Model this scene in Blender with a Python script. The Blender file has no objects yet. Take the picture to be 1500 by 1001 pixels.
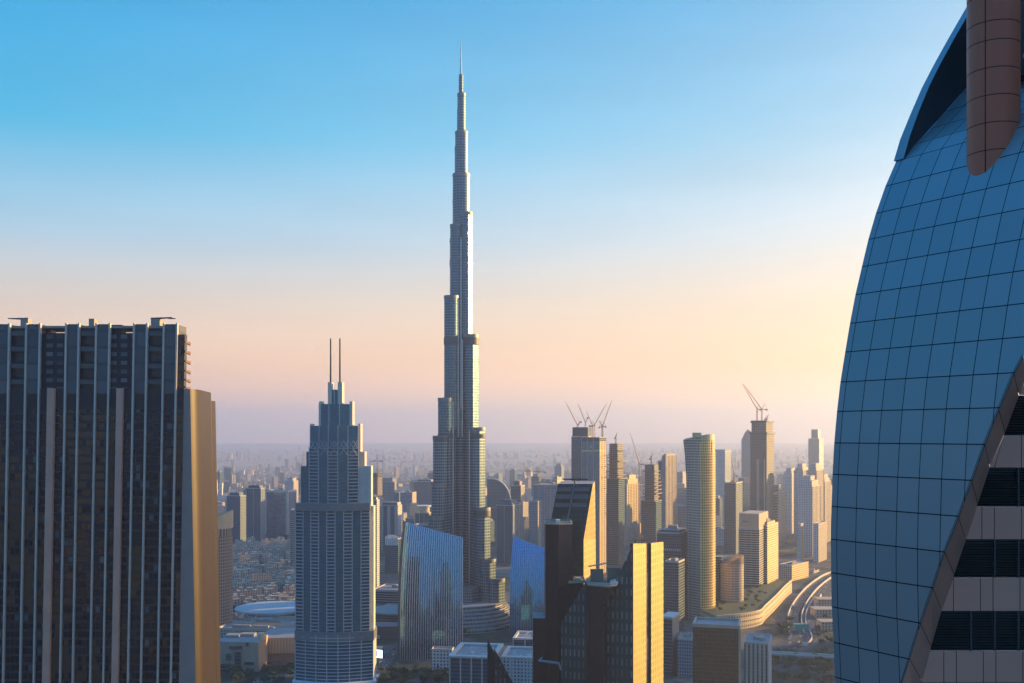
import bpy, math, random
from mathutils import Vector, noise as mnoise
R = math.radians
C = bpy.context.scene.collection
random.seed(7)

# ------------------------------------------------------------------ camera, sky, sun, exposure
F, HY, H = 1500.0, 635.0, 260.0          # focal length and eye level in picture units, eye height in metres
cd = bpy.data.cameras.new("camera"); cam = bpy.data.objects.new("camera", cd); C.objects.link(cam)
cam.location = (0, 0, H); cam.rotation_euler = (R(90), 0, 0)
cd.sensor_width = 36; cd.lens = 36; cd.shift_y = (HY - 500.5) / 1500
cd.clip_start = 1; cd.clip_end = 120000
bpy.context.scene.camera = cam
SUN_AZ, SUN_EL = 67, 10.5                  # degrees right of the view, above the horizon
sdir = Vector((math.sin(R(SUN_AZ)) * math.cos(R(SUN_EL)), math.cos(R(SUN_AZ)) * math.cos(R(SUN_EL)), math.sin(R(SUN_EL))))
ld = bpy.data.lights.new("sun", 'SUN'); lo = bpy.data.objects.new("sun", ld); C.objects.link(lo)
ld.energy = 5.0; ld.angle = R(0.5); ld.color = (1.0, 0.60, 0.20)
lo.rotation_euler = sdir.to_track_quat('Z', 'Y').to_euler()
vs = bpy.context.scene.view_settings
vs.view_transform = 'Standard'; vs.look = 'None'; vs.gamma = 1; vs.exposure = 1.42
bpy.context.scene.cycles.max_bounces = 6
bpy.context.scene.cycles.volume_bounces = 2
HAZE_DENSITY = 0.88e-4

w = bpy.data.worlds.new("World"); bpy.context.scene.world = w; w.use_nodes = True
nt = w.node_tree; nt.nodes.clear()
def mth(nt, op, a, b=None, c=None, clamp=False):
    n = nt.nodes.new('ShaderNodeMath'); n.operation = op; n.use_clamp = clamp
    for i, x in enumerate((a, b, c)):
        if x is None: continue
        if isinstance(x, (int, float)): n.inputs[i].default_value = x
        else: nt.links.new(x, n.inputs[i])
    return n.outputs[0]
def mixc(nt, f, a, b, typ='MIX'):
    n = nt.nodes.new('ShaderNodeMix'); n.data_type = 'RGBA'; n.blend_type = typ
    for i, x in ((0, f), (6, a), (7, b)):
        if isinstance(x, (int, float)): n.inputs[i].default_value = x
        elif isinstance(x, tuple): n.inputs[i].default_value = (*x, 1) if len(x) == 3 else x
        else: nt.links.new(x, n.inputs[i])
    return n.outputs[2]
def mixf(nt, f, a, b):
    n = nt.nodes.new('ShaderNodeMix'); n.data_type = 'FLOAT'
    for i, x in ((0, f), (2, a), (3, b)):
        if isinstance(x, (int, float)): n.inputs[i].default_value = x
        else: nt.links.new(x, n.inputs[i])
    return n.outputs[0]
def ramp(nt, fac, stops):
    n = nt.nodes.new('ShaderNodeValToRGB'); e = n.color_ramp.elements
    while len(e) < len(stops): e.new(0.5)
    for k, (p, c) in zip(e, stops): k.position = p; k.color = (*c, 1)
    nt.links.new(fac, n.inputs[0]); return n.outputs[0]
sky = nt.nodes.new('ShaderNodeTexSky'); sky.sky_type = 'NISHITA'; sky.sun_disc = False
sky.sun_elevation = R(SUN_EL); sky.sun_rotation = R(SUN_AZ); sky.dust_density = 2.0
tc = nt.nodes.new('ShaderNodeTexCoord'); sx = nt.nodes.new('ShaderNodeSeparateXYZ'); nt.links.new(tc.outputs['Generated'], sx.inputs[0])
zz = sx.outputs[2]
base = ramp(nt, zz, [(0.0, (.95, .60, .43)), (.02, (1.1, .63, .41)), (.045, (1.12, .64, .38)), (.07, (1.02, .63, .37)), (.115, (.76, .61, .48)), (.18, (.36, .56, .70)),
                     (.27, (.03, .43, .70)), (.40, (.0, .30, .63)), (.6, (.006, .31, .82)), (1, (.005, .30, .85))])
sunny = ramp(nt, zz, [(0.0, (1.2, .80, .58)), (.03, (1.55, .92, .44)), (.065, (1.2, .74, .36)), (.13, (.98, .78, .56)), (.20, (.70, .76, .80)),
                      (.29, (.36, .60, .78)), (.40, (.12, .42, .68)), (.6, (.06, .42, .9)), (1, (.012, .32, .95))])
dp = nt.nodes.new('ShaderNodeVectorMath'); dp.operation = 'DOT_PRODUCT'; nt.links.new(tc.outputs['Generated'], dp.inputs[0])
dp.inputs[1].default_value = (math.sin(R(SUN_AZ)), math.cos(R(SUN_AZ)), 0.1)
gl = mth(nt, 'MULTIPLY', mth(nt, 'ADD', dp.outputs['Value'], 0.12), 1 / 1.12, clamp=True)
gl = mth(nt, 'POWER', gl, 1.25)
grad = mixc(nt, gl, base, sunny)
anti = ramp(nt, zz, [(0.0, (.06, .20, .34)), (.1, (.06, .25, .42)), (.3, (.04, .29, .52)), (.6, (.008, .29, .75)), (1, (.005, .30, .85))])
bk = mth(nt, 'MULTIPLY', mth(nt, 'SUBTRACT', .55, sx.outputs[1]), 1 / .8, clamp=True)
dl = nt.nodes.new('ShaderNodeVectorMath'); dl.operation = 'DOT_PRODUCT'; nt.links.new(tc.outputs['Generated'], dl.inputs[0]); dl.inputs[1].default_value = (math.sin(R(SUN_AZ)), math.cos(R(SUN_AZ)), 0)
bk = mth(nt, 'MAXIMUM', bk, mth(nt, 'MULTIPLY', mth(nt, 'SUBTRACT', -.12, dl.outputs['Value']), 2.0, clamp=True))
grad = mixc(nt, bk, grad, anti)
dp2 = nt.nodes.new('ShaderNodeVectorMath'); dp2.operation = 'DOT_PRODUCT'; nt.links.new(tc.outputs['Generated'], dp2.inputs[0]); dp2.inputs[1].default_value = tuple(sdir)
au = mth(nt, 'POWER', mth(nt, 'MAXIMUM', dp2.outputs['Value'], 0.0), 7.0)
grad = mixc(nt, au, grad, mixc(nt, 1.0, grad, (.8, .44, .28), 'ADD'))
sm = nt.nodes.new('ShaderNodeMapping'); nt.links.new(tc.outputs['Generated'], sm.inputs[0]); sm.inputs['Scale'].default_value = (1.6, 1.6, 11.0)
sn = nt.nodes.new('ShaderNodeTexNoise'); sn.inputs['Scale'].default_value = 2.2; sn.inputs['Detail'].default_value = 5; nt.links.new(sm.outputs[0], sn.inputs['Vector'])
dust = mth(nt, 'ADD', .90, mth(nt, 'MULTIPLY', sn.outputs['Fac'], .20))
cd_ = nt.nodes.new('ShaderNodeCombineColor')
for i_ in range(3): nt.links.new(dust, cd_.inputs[i_])
grad = mixc(nt, 1.0, grad, cd_.outputs[0], 'MULTIPLY')
ten = mixc(nt, 1.0, grad, (3.8, 3.8, 3.8), 'MULTIPLY')
tot = mixc(nt, 0.95, sky.outputs[0], ten)
bg = nt.nodes.new('ShaderNodeBackground'); nt.links.new(tot, bg.inputs[0]); bg.inputs[1].default_value = 0.12
out = nt.nodes.new('ShaderNodeOutputWorld'); nt.links.new(bg.outputs[0], out.inputs[0])

# ------------------------------------------------------------------ helpers
def PX(px, Y): return (px - 750) / F * Y
def PZ(py, Y): return H + (HY - py) / F * Y
def P(px, py, Y): return Vector((PX(px, Y), Y, PZ(py, Y)))
def GP(px, py, z=0.0):                                   # a point of the ground plane at height z
    Y = (H - z) * F / (py - HY); return Vector((PX(px, Y), Y, z))

def tag(o, label=None, cat=None, group=None, kind=None):
    if label: o['label'] = label
    if cat: o['category'] = cat
    if group: o['group'] = group
    if kind: o['kind'] = kind
    return o
def thing(name, label, cat, x, y, z=0.0, group=None):
    o = bpy.data.objects.new(name, None); C.objects.link(o); o.location = (x, y, z)
    o.empty_display_size = 5
    return tag(o, label, cat, group)
def root_loc(p):
    l = Vector((0, 0, 0))
    while p is not None: l = l + Vector(p.location); p = p.parent
    return l

class MB:
    """collects faces in world coordinates; build() links them as one mesh object"""
    def __init__(s): s.v = []; s.f = []; s.uv = []; s.mi = []
    def face(s, pts, mi=0, uv=None):
        pts = [Vector(p) for p in pts]; n0 = len(s.v)
        s.v += pts; s.f.append(tuple(range(n0, n0 + len(pts)))); s.mi.append(mi)
        if uv is None:
            n = Vector((0, 0, 0))
            for i in range(len(pts)):
                a, b = pts[i], pts[(i + 1) % len(pts)]
                n += Vector(((a.y - b.y) * (a.z + b.z), (a.z - b.z) * (a.x + b.x), (a.x - b.x) * (a.y + b.y)))
            if n.length > 0: n.normalize()
            if abs(n.z) < .9:
                t = Vector((-n.y, n.x, 0)); t.normalize(); k = 1 / math.sqrt(1 - n.z * n.z)
                uv = [(p.dot(t), p.z * k) for p in pts]
            else: uv = [(p.x, p.y) for p in pts]
        s.uv += uv
    def prism(s, pts, z0, z1, mi=0, top=None, bottom=False, wrap=False, skip=()):
        """pts: counter clockwise plan; top: material index of the cap"""
        u = 0
        for i in range(len(pts)):
            a, b = pts[i], pts[(i + 1) % len(pts)]
            L = math.hypot(b[0] - a[0], b[1] - a[1])
            m = mi[i] if isinstance(mi, (list, tuple)) else mi
            uv = [(u, z0), (u + L, z0), (u + L, z1), (u, z1)] if wrap else None
            u += L
            if i in skip: continue
            s.face([(a[0], a[1], z0), (b[0], b[1], z0), (b[0], b[1], z1), (a[0], a[1], z1)], m, uv)
        if top is not None: s.face([(p[0], p[1], z1) for p in pts], top)
        if bottom: s.face([(p[0], p[1], z0) for p in reversed(pts)], top or 0)
        return s
    def box(s, x0, x1, y0, y1, z0, z1, mi=0):
        s.prism([(x0, y0), (x1, y0), (x1, y1), (x0, y1)], z0, z1, mi, mi if not isinstance(mi, (list, tuple)) else mi[0], True); return s
    def beam(s, p, q, r, r2=None, n=4, mi=0):
        p, q = Vector(p), Vector(q); d = (q - p).normalized()
        a = d.orthogonal().normalized(); b = d.cross(a); r2 = r if r2 is None else r2
        A = [p + (a * math.cos(2 * math.pi * (i + .5) / n) + b * math.sin(2 * math.pi * (i + .5) / n)) * r for i in range(n)]
        B = [q + (a * math.cos(2 * math.pi * (i + .5) / n) + b * math.sin(2 * math.pi * (i + .5) / n)) * r2 for i in range(n)]
        for i in range(n):
            j = (i + 1) % n; s.face([A[i], A[j], B[j], B[i]], mi)
        s.face(list(reversed(A)), mi); s.face(B, mi); return s
    def cyl(s, cx, cy, r, z0, z1, n=20, mi=0, top=None, r1=None, a0=0, a1=360):
        r1 = r if r1 is None else r1; full = (a1 - a0) >= 360
        N = n if full else n + 1
        A = [(math.cos(R(a0 + (a1 - a0) * i / n)), math.sin(R(a0 + (a1 - a0) * i / n))) for i in range(N)]
        per = R(a1 - a0) * r / n
        for i in range(n):
            a, b = A[i], A[(i + 1) % N]
            s.face([(cx + a[0] * r, cy + a[1] * r, z0), (cx + b[0] * r, cy + b[1] * r, z0), (cx + b[0] * r1, cy + b[1] * r1, z1), (cx + a[0] * r1, cy + a[1] * r1, z1)],
                   mi, [(i * per, z0), ((i + 1) * per, z0), ((i + 1) * per, z1), (i * per, z1)])
        if top is not None: s.face([(cx + a[0] * r1, cy + a[1] * r1, z1) for a in A], top)
        return s
    def solid(s, A, B, front=0, side=0, back=None):
        """A: front polygon (counter clockwise as seen), B: same number of points behind it; side: index or list per edge"""
        s.face(A, front); s.face(list(reversed(B)), front if back is None else back)
        n = len(A)
        for i in range(n):
            j = (i + 1) % n
            s.face([A[j], A[i], B[i], B[j]], side[i] if isinstance(side, (list, tuple)) else side)
        return s
    def build(s, name, mats, parent=None, label=None, smooth=False, loc=None):
        me = bpy.data.meshes.new(name)
        off = root_loc(parent) if parent else (Vector(loc) if loc else Vector((0, 0, 0)))
        me.from_pydata([p - off for p in s.v], [], s.f)
        for m in (mats if isinstance(mats, (list, tuple)) else [mats]): me.materials.append(m)
        ul = me.uv_layers.new(name="UVMap"); ul.data.foreach_set('uv', [c for t in s.uv for c in t])
        me.polygons.foreach_set('material_index', s.mi)
        if smooth:
            import bmesh
            bm = bmesh.new(); bm.from_mesh(me); bmesh.ops.remove_doubles(bm, verts=bm.verts, dist=.002); bm.to_mesh(me); bm.free()
            me.polygons.foreach_set('use_smooth', [True] * len(me.polygons))
            try: me.set_sharp_from_angle(angle=R(35 if smooth is True else smooth))
            except Exception: pass
        o = bpy.data.objects.new(name, me); C.objects.link(o)
        if parent: o.parent = parent
        elif loc: o.location = loc
        if label: o['label'] = label
        return o

# ------------------------------------------------------------------ materials
def newmat(name):
    m = bpy.data.materials.new(name); m.use_nodes = True; nt = m.node_tree
    return m, nt, nt.nodes['Principled BSDF']
def plain(name, col, rough=.6, metal=0.0, var=.18, scale=.15, spec=.4):
    m, nt, b = newmat(name)
    t = nt.nodes.new('ShaderNodeTexCoord'); n = nt.nodes.new('ShaderNodeTexNoise'); n.inputs['Scale'].default_value = scale; n.inputs['Detail'].default_value = 5
    nt.links.new(t.outputs['Object'], n.inputs['Vector'])
    c = mixc(nt, n.outputs['Fac'], tuple(x * (1 - var) for x in col), tuple(min(1, x * (1 + var)) for x in col))
    nt.links.new(c, b.inputs['Base Color']); b.inputs['Roughness'].default_value = rough; b.inputs['Metallic'].default_value = metal
    b.inputs['Specular IOR Level'].default_value = spec
    return m
def facade(name, wall, glass, fw=3.0, fh=3.6, ww=.75, wh=.6, rough=.12, metal=0.0, var=.5, lit=0.0, litcol=(1, .62, .3), litk=.12, jit=.02, wrough=.6, wmetal=0.0,
           curtain=0.0, ccol=(.3, .25, .2), big=0.0, bigcol=(.2, .1, .05), dirt=.15, spec=.5):
    """window grid in metres of wall: u along the wall, v up; each pane gets its own tint, tilt and, rarely, a blind, painted sky reflection or lit room"""
    m, nt, b = newmat(name)
    uv = nt.nodes.new('ShaderNodeUVMap'); sp = nt.nodes.new('ShaderNodeSeparateXYZ'); nt.links.new(uv.outputs[0], sp.inputs[0])
    U = mth(nt, 'MULTIPLY', sp.outputs[0], 1 / fw); V = mth(nt, 'MULTIPLY', sp.outputs[1], 1 / fh)
    mk = mth(nt, 'MULTIPLY', mth(nt, 'COMPARE', mth(nt, 'FRACT', U), .5, ww / 2), mth(nt, 'COMPARE', mth(nt, 'FRACT', V), .5, wh / 2))
    cb = nt.nodes.new('ShaderNodeCombineXYZ'); nt.links.new(mth(nt, 'FLOOR', U), cb.inputs[0]); nt.links.new(mth(nt, 'FLOOR', V), cb.inputs[1])
    wn = nt.nodes.new('ShaderNodeTexWhiteNoise'); wn.noise_dimensions = '2D'; nt.links.new(cb.outputs[0], wn.inputs['Vector'])
    sc = nt.nodes.new('ShaderNodeSeparateColor'); nt.links.new(wn.outputs['Color'], sc.inputs[0])
    g = mixc(nt, wn.outputs['Value'], tuple(x * (1 - var) for x in glass), tuple(min(1, x * (1 + var)) for x in glass))
    met = metal; ro = rough
    if curtain:  # also carries panes with a sky reflection painted in
        cm = mth(nt, 'LESS_THAN', sc.outputs[0], curtain)
        g = mixc(nt, cm, g, ccol)
    if big:
        nz = nt.nodes.new('ShaderNodeTexNoise'); nz.inputs['Scale'].default_value = .09; nz.inputs['Detail'].default_value = 2
        cv = nt.nodes.new('ShaderNodeVectorMath'); cv.operation = 'MULTIPLY'; nt.links.new(cb.outputs[0], cv.inputs[0]); cv.inputs[1].default_value = (1, .7, 1)
        nt.links.new(cv.outputs[0], nz.inputs['Vector'])
        bm_ = mth(nt, 'MULTIPLY', mth(nt, 'GREATER_THAN', nz.outputs['Fac'], .52), mth(nt, 'LESS_THAN', sc.outputs[1], big))
        g = mixc(nt, bm_, g, bigcol)
    tx = nt.nodes.new('ShaderNodeTexCoord'); dn = nt.nodes.new('ShaderNodeTexNoise'); dn.inputs['Scale'].default_value = .07; dn.inputs['Detail'].default_value = 6
    nt.links.new(tx.outputs['Object'], dn.inputs['Vector'])
    wl = mixc(nt, dn.outputs['Fac'], tuple(x * (1 - dirt) for x in wall), tuple(min(1, x * (1 + dirt)) for x in wall))
    nt.links.new(mixc(nt, mk, wl, g), b.inputs['Base Color'])
    nt.links.new(mixf(nt, mk, wrough, ro), b.inputs['Roughness'])
    nt.links.new(mixf(nt, mk, wmetal, met), b.inputs['Metallic'])
    b.inputs['Specular IOR Level'].default_value = spec
    if jit:
        ge = nt.nodes.new('ShaderNodeNewGeometry')
        s1 = nt.nodes.new('ShaderNodeVectorMath'); s1.operation = 'SUBTRACT'; nt.links.new(wn.outputs['Color'], s1.inputs[0]); s1.inputs[1].default_value = (.5, .5, .5)
        s2 = nt.nodes.new('ShaderNodeVectorMath'); s2.operation = 'SCALE'; nt.links.new(s1.outputs[0], s2.inputs[0]); nt.links.new(mth(nt, 'MULTIPLY', mk, jit), s2.inputs['Scale'])
        s3 = nt.nodes.new('ShaderNodeVectorMath'); s3.operation = 'ADD'; nt.links.new(ge.outputs['Normal'], s3.inputs[0]); nt.links.new(s2.outputs[0], s3.inputs[1])
        s4 = nt.nodes.new('ShaderNodeVectorMath'); s4.operation = 'NORMALIZE'; nt.links.new(s3.outputs[0], s4.inputs[0])
        nt.links.new(s4.outputs[0], b.inputs['Normal'])
    if lit:
        b.inputs['Emission Color'].default_value = (*litcol, 1)
        nt.links.new(mth(nt, 'MULTIPLY', mth(nt, 'MULTIPLY', mk, mth(nt, 'LESS_THAN', sc.outputs[2], lit)), litk), b.inputs['Emission Strength'])
    return m

concrete = plain('concrete', (.30, .28, .26), .85)
pale_stone = plain('pale_stone', (.55, .50, .45), .75)
sand_stone = plain('sand_stone', (.46, .36, .27), .8)
white_paint = plain('white_paint', (.72, .70, .67), .5)
roof_grey = plain('roof_grey', (.27, .27, .27), .85, scale=.08, var=.35)
dark_metal = plain('dark_metal', (.05, .055, .06), .4, .5)
steel = plain('steel', (.55, .57, .58), .28, .85)
rust_red = plain('crane_red', (.34, .10, .06), .5)
crane_yellow = plain('crane_yellow', (.55, .36, .08), .5)
asphalt = plain('asphalt', (.055, .055, .06), .8, scale=.05)
barrier = plain('road_barrier', (.55, .50, .44), .7)
green_hoard = plain('green_hoarding', (.03, .32, .26), .6)
leafmat = plain('leaves', (.055, .085, .035), .7, scale=.6, var=.5)
bark = plain('bark', (.10, .07, .05), .9)
soil = plain('planted_soil', (.07, .09, .045), .9, scale=.2, var=.4)

# ------------------------------------------------------------------ ground
def ground_mat():
    m, nt, b = newmat('city_ground')
    t = nt.nodes.new('ShaderNodeTexCoord')
    def nz(s, d=6):
        n = nt.nodes.new('ShaderNodeTexNoise'); n.inputs['Scale'].default_value = s; n.inputs['Detail'].default_value = d
        nt.links.new(t.outputs['Object'], n.inputs['Vector']); return n.outputs['Fac']
    a = ramp(nt, nz(.004), [(.35, (.07, .065, .06)), (.5, (.13, .115, .10)), (.65, (.24, .20, .165))])
    v = ramp(nt, nz(.012), [(.48, (0, 0, 0)), (.56, (1, 1, 1))])
    c = mixc(nt, v, a, (.045, .06, .04))
    ln = nt.nodes.new('ShaderNodeVectorMath'); ln.operation = 'LENGTH'; nt.links.new(t.outputs['Object'], ln.inputs[0])
    far = mth(nt, 'MULTIPLY', mth(nt, 'SUBTRACT', ln.outputs['Value'], 4500), 1 / 4000, clamp=True)
    c = mixc(nt, far, c, mixc(nt, nz(.0006, 4), (.34, .28, .22), (.56, .47, .37)))
    f = ramp(nt, nz(.08, 8), [(.3, (.6, .6, .6)), (.7, (1.25, 1.25, 1.25))])
    c = mixc(nt, 1.0, c, f, 'MULTIPLY')
    nt.links.new(c, b.inputs['Base Color']); b.inputs['Roughness'].default_value = .9; b.inputs['Specular IOR Level'].default_value = .15
    return m
g = MB(); n = 96; rr = [0, 600, 2500, 7000, 14000, 27500]
for i in range(n):
    a, b2 = 2 * math.pi * i / n, 2 * math.pi * (i + 1) / n
    for k in range(5):
        p = [(math.cos(a) * rr[k], math.sin(a) * rr[k], 0), (math.cos(a) * rr[k + 1], math.sin(a) * rr[k + 1], 0), (math.cos(b2) * rr[k + 1], math.sin(b2) * rr[k + 1], 0), (math.cos(b2) * rr[k], math.sin(b2) * rr[k], 0)]
        g.face(p[:3] if k == 0 else p)
gm = ground_mat()
tag(g.build('ground', gm), kind='structure')

def strip(mb, pts, w, z, mi=0):
    """a flat ribbon of width w along ground points"""
    pts = [Vector((p[0], p[1], z)) for p in pts]
    L = []; Rr = []
    for i, p in enumerate(pts):
        d = (pts[min(i + 1, len(pts) - 1)] - pts[max(i - 1, 0)]); d.z = 0; d.normalize(); nn = Vector((-d.y, d.x, 0))
        L.append(p + nn * w / 2); Rr.append(p - nn * w / 2)
    for i in range(len(pts) - 1): mb.face([Rr[i], Rr[i + 1], L[i + 1], L[i]], mi)
    return L, Rr
def smooth_path(pts, k=8):
    out = []
    P_ = [pts[0]] + list(pts) + [pts[-1]]
    for i in range(1, len(P_) - 2):
        p0, p1, p2, p3 = P_[i - 1:i + 3]
        for j in range(k):
            t = j / k
            out.append(.5 * ((2 * p1) + (p2 - p0) * t + (2 * p0 - 5 * p1 + 4 * p2 - p3) * t * t + (3 * p1 - p0 - 3 * p2 + p3) * t ** 3))
    out.append(pts[-1]); return out

# ------------------------------------------------------------------ left tower: dark curtain wall with pale fins
def left_tower():
    Y = 480.0; YB = 1420.0
    t = thing('office_tower', 'dark glass tower with pale vertical fins and a blank tan end wall at left', 'tower', PX(150, Y), Y + 20)
    lean = lambda px, py: px - .0175 * (py - 475) if px < 272 else px + .0185 * (py - 570)
    def wall(mb, px0, px1, py0, py1, Yf, mi=0, steps=1):
        for k in range(steps):
            a = py0 + (py1 - py0) * k / steps; b = py0 + (py1 - py0) * (k + 1) / steps
            mb.face([P(lean(px0, b), b, Yf), P(lean(px1, b), b, Yf), P(lean(px1, a), a, Yf), P(lean(px0, a), a, Yf)], mi)
    def slab(mb, px0, px1, py0, py1, Yf, Yb, mi=0):
        A = [P(lean(px0, py1), py1, Yf), P(lean(px1, py1), py1, Yf), P(lean(px1, py0), py0, Yf), P(lean(px0, py0), py0, Yf)]
        B = [Vector((a.x, Yb, a.z)) for a in A]
        mb.solid(A, B, mi, mi)
    glz = facade('dark_curtain_wall', (.030, .026, .026), (.007, .012, .018), 2.1, 3.9, .92, .68, .10, 0, .7, 0, (.9, .85, .6), .5, .03, .5, 0, .06, (.07, .11, .13), .8, (.11, .055, .025), spec=.45)  # the scattered teal panes paint sky reflections into the glass colour
    glz2 = facade('upper_grey_glazing', (.05, .05, .055), (.085, .095, .11), 6.5, 7.7, .97, .9, .16, 0, .25, 0.0, jit=.012, spec=.5)
    loggia = facade('loggia_glazing', (.018, .016, .017), (.040, .036, .036), 8, 7.7, .99, .62, .2, 0, .3, jit=.01)
    darkw = plain('dark_spandrel', (.020, .017, .020), .5)
    louv = facade('plant_louvres', (.016, .014, .016), (.030, .025, .028), 40, .55, 1, .55, .6, 0, .1, jit=0)
    fin = plain('pale_fin', (.56, .51, .46), .45, .3)
    tan = plain('tan_panel', (.60, .34, .25), .5)
    balm = plain('balustrade_glass', (.07, .085, .09), .15, 0, .3)
    fins = [13, 38, 58, 96.5, 115, 140.6, 160, 196, 215, 239.6, 258.7]
    # curtain wall below the plant floor, one sheet per bay
    edges = [-40] + fins + [271]
    mb = MB()
    for a, b in zip(edges[:-1], edges[1:]): wall(mb, a, b, 600, YB, Y)
    mb.build('curtain_wall', glz, t)
    mb = MB(); wall(mb, -40, 271, 569, 600, Y)
    mb.build('plant_floor', louv, t)
    # upper floors: proud grey bays, loggias, recessed dark bays
    bays = [(-40, 13, 0), (13, 38, 1), (38, 58, 0), (58, 96.5, 2), (96.5, 115, 0), (115, 140.6, 1), (140.6, 160, 0), (160, 196, 2), (196, 215, 0), (215, 239.6, 1), (239.6, 258.7, 0), (258.7, 271, 3)]
    for a, b, k in bays:
        mb = MB()
        if k == 0: slab(mb, a, b, 475, 577, Y - .4, Y + 14); mb.build('glazed_bay', glz2, t)
        elif k == 1:
            slab(mb, a, b, 478, 569, Y + 2.4, Y + 14, 0); lg = mb.build('loggia', loggia, t)
            for py in (485, 508, 533, 556):
                fl = MB(); slab(fl, a + 1.4, b - 1.4, py, py + 7, Y - .1, Y + 2.3); fl.build('balustrade', balm, lg)
        elif k == 2: slab(mb, a, b, 488, 569, Y + 1.6, Y + 14); rb = mb.build('recessed_bay', facade('recess_wall', (.012, .010, .014), (.085, .10, .12), 5.0, 4.1, .6, .45, .15, 0, .5, jit=.02), t)
        else: slab(mb, a, b, 490, 569, Y + .5, Y + 4); mb.build('glazed_bay', glz, t)
    mb = MB(); slab(mb, 165, 178, 476, 489, Y + 3, Y + 9); mb.build('stair_housing', darkw, t)
    mb = MB(); slab(mb, 60, 74, 479, 489, Y + 8, Y + 14); mb.build('roof_screen', tan, t)
    mb = MB(); slab(mb, -40, 250, 477.5, 481, Y + 2, Y + 22); mb.build('roof', roof_grey, t)
    for f in fins:
        mb = MB(); slab(mb, f - 1.25, f + 1.25, 473.5, YB, Y - 1.3, Y + .3); mb.build('fin', fin, t)
    for a, b in ((70.5, 80.5), (172, 181)):
        mb = MB(); slab(mb, a, b, 569, YB, Y - 2.2, Y + .2); mb.build('tan_pillar', tan, t)
    mb = MB()
    for py in (500, 514, 528, 542, 555, 566):
        mb.solid([P(270, py + 2, Y + 1), P(272, py + 2, Y + 1), P(272, py, Y + 1), P(270, py, Y + 1)], [P(277, py + 6.5, Y + 12), P(279.5, py + 6.5, Y + 12), P(279.5, py + 1.5, Y + 12), P(277, py + 1.5, Y + 12)], 0, 0)
    mb.build('side_balconies', plain('balcony_brown', (.16, .085, .06), .6), t)
    # tan end wall, slightly concave
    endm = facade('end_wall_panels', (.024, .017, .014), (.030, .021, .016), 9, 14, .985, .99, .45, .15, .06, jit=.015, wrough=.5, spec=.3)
    strip_m = plain('end_wall_strip', (.30, .24, .22), .5)
    mb = MB(); wall(mb, 270, 278.5, 570, YB, Y + .2); mb.build('corner_strip', strip_m, t)
    mb = MB()
    pr = [(278.5, Y + .2), (282, Y + 1.4), (286, Y + 3.2), (290, Y + 6), (294, Y + 11.5), (299, Y + 22), (304, Y + 33), (309, Y + 43)]
    for (a, ya), (b, yb) in zip(pr[:-1], pr[1:]):
        la = [lean(a, YB), lean(a, 570)]; lb = [lean(b, YB), lean(b, 570)]
        mb.face([P(la[0], YB, ya), P(lb[0], YB, yb), Vector((PX(lb[1], yb), yb, PZ(570, Y))), Vector((PX(la[1], ya), ya, PZ(570, Y)))], 0)
    mb.build('end_wall', endm, t, smooth=True)
    mb = MB()
    A = [P(lean(309.4, YB), YB, Y + 43), P(lean(312.2, YB), YB, Y + 46.5), Vector((PX(312.2, Y + 46.5), Y + 46.5, PZ(583, Y))), Vector((PX(309.4, Y + 43), Y + 43, PZ(583, Y)))]
    mb.solid(A, [a + Vector((0, 4, 0)) for a in A], 0, 0); mb.build('rear_edge', endm, t)
    mb = MB()
    zt = PZ(570, Y)
    cap = [Vector((PX(a, y), y, zt)) for a, y in [(270, Y + .2)] + pr] + [Vector((PX(270, Y), Y + 43, zt))]
    mb.face(cap, 0); mb.build('end_wall_cap', tan, t)
    # window-washing cradles on the roof
    def bmu(px0, px1, px2, py0, lab, flip):
        b = thing('roof_crane', lab, 'maintenance crane', PX((px0 + px1) / 2, Y + 12), Y + 12, PZ(477.5, Y))
        mb = MB(); mb.box(PX(px0, Y + 10), PX(px1, Y + 10), Y + 10, Y + 14, PZ(477.5, Y + 10), PZ(467, Y + 10)); mb.build('housing', plain('cradle_housing', (.30, .27, .23), .5), b)
        if px2 is not None:
            mb = MB(); q = px1 if not flip else px0
            mb.beam(P(px0 if not flip else px1, 467.2, Y + 12), P(px2, 465.5 + (1.5 if flip else 0), Y + 12), .55, .3); mb.build('jib', dark_metal, b)
            mb = MB(); mb.box(PX(px2, Y + 12) - 1.6, PX(px2, Y + 12) + 1.6, Y + 11.5, Y + 12.5, PZ(467.5, Y + 12), PZ(466.3, Y + 12)); mb.build('cradle', dark_metal, b)
        else:
            mb = MB(); mb.cyl(PX(134, Y + 12), Y + 12, 1.2, PZ(467, Y), PZ(464.8, Y), 10, 0, 0); mb.build('dome', dark_metal, b)
    bmu(30, 41, 17, 470, 'leftmost window washing crane on the fin tower roof, jib to the left', True)
    bmu(130, 138, None, 470, 'stubby folded maintenance unit on the middle of the fin tower roof', False)
    bmu(221, 234, 252, 470, 'window washing crane with its jib to the right, on the fin tower roof', False)
left_tower()

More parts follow.
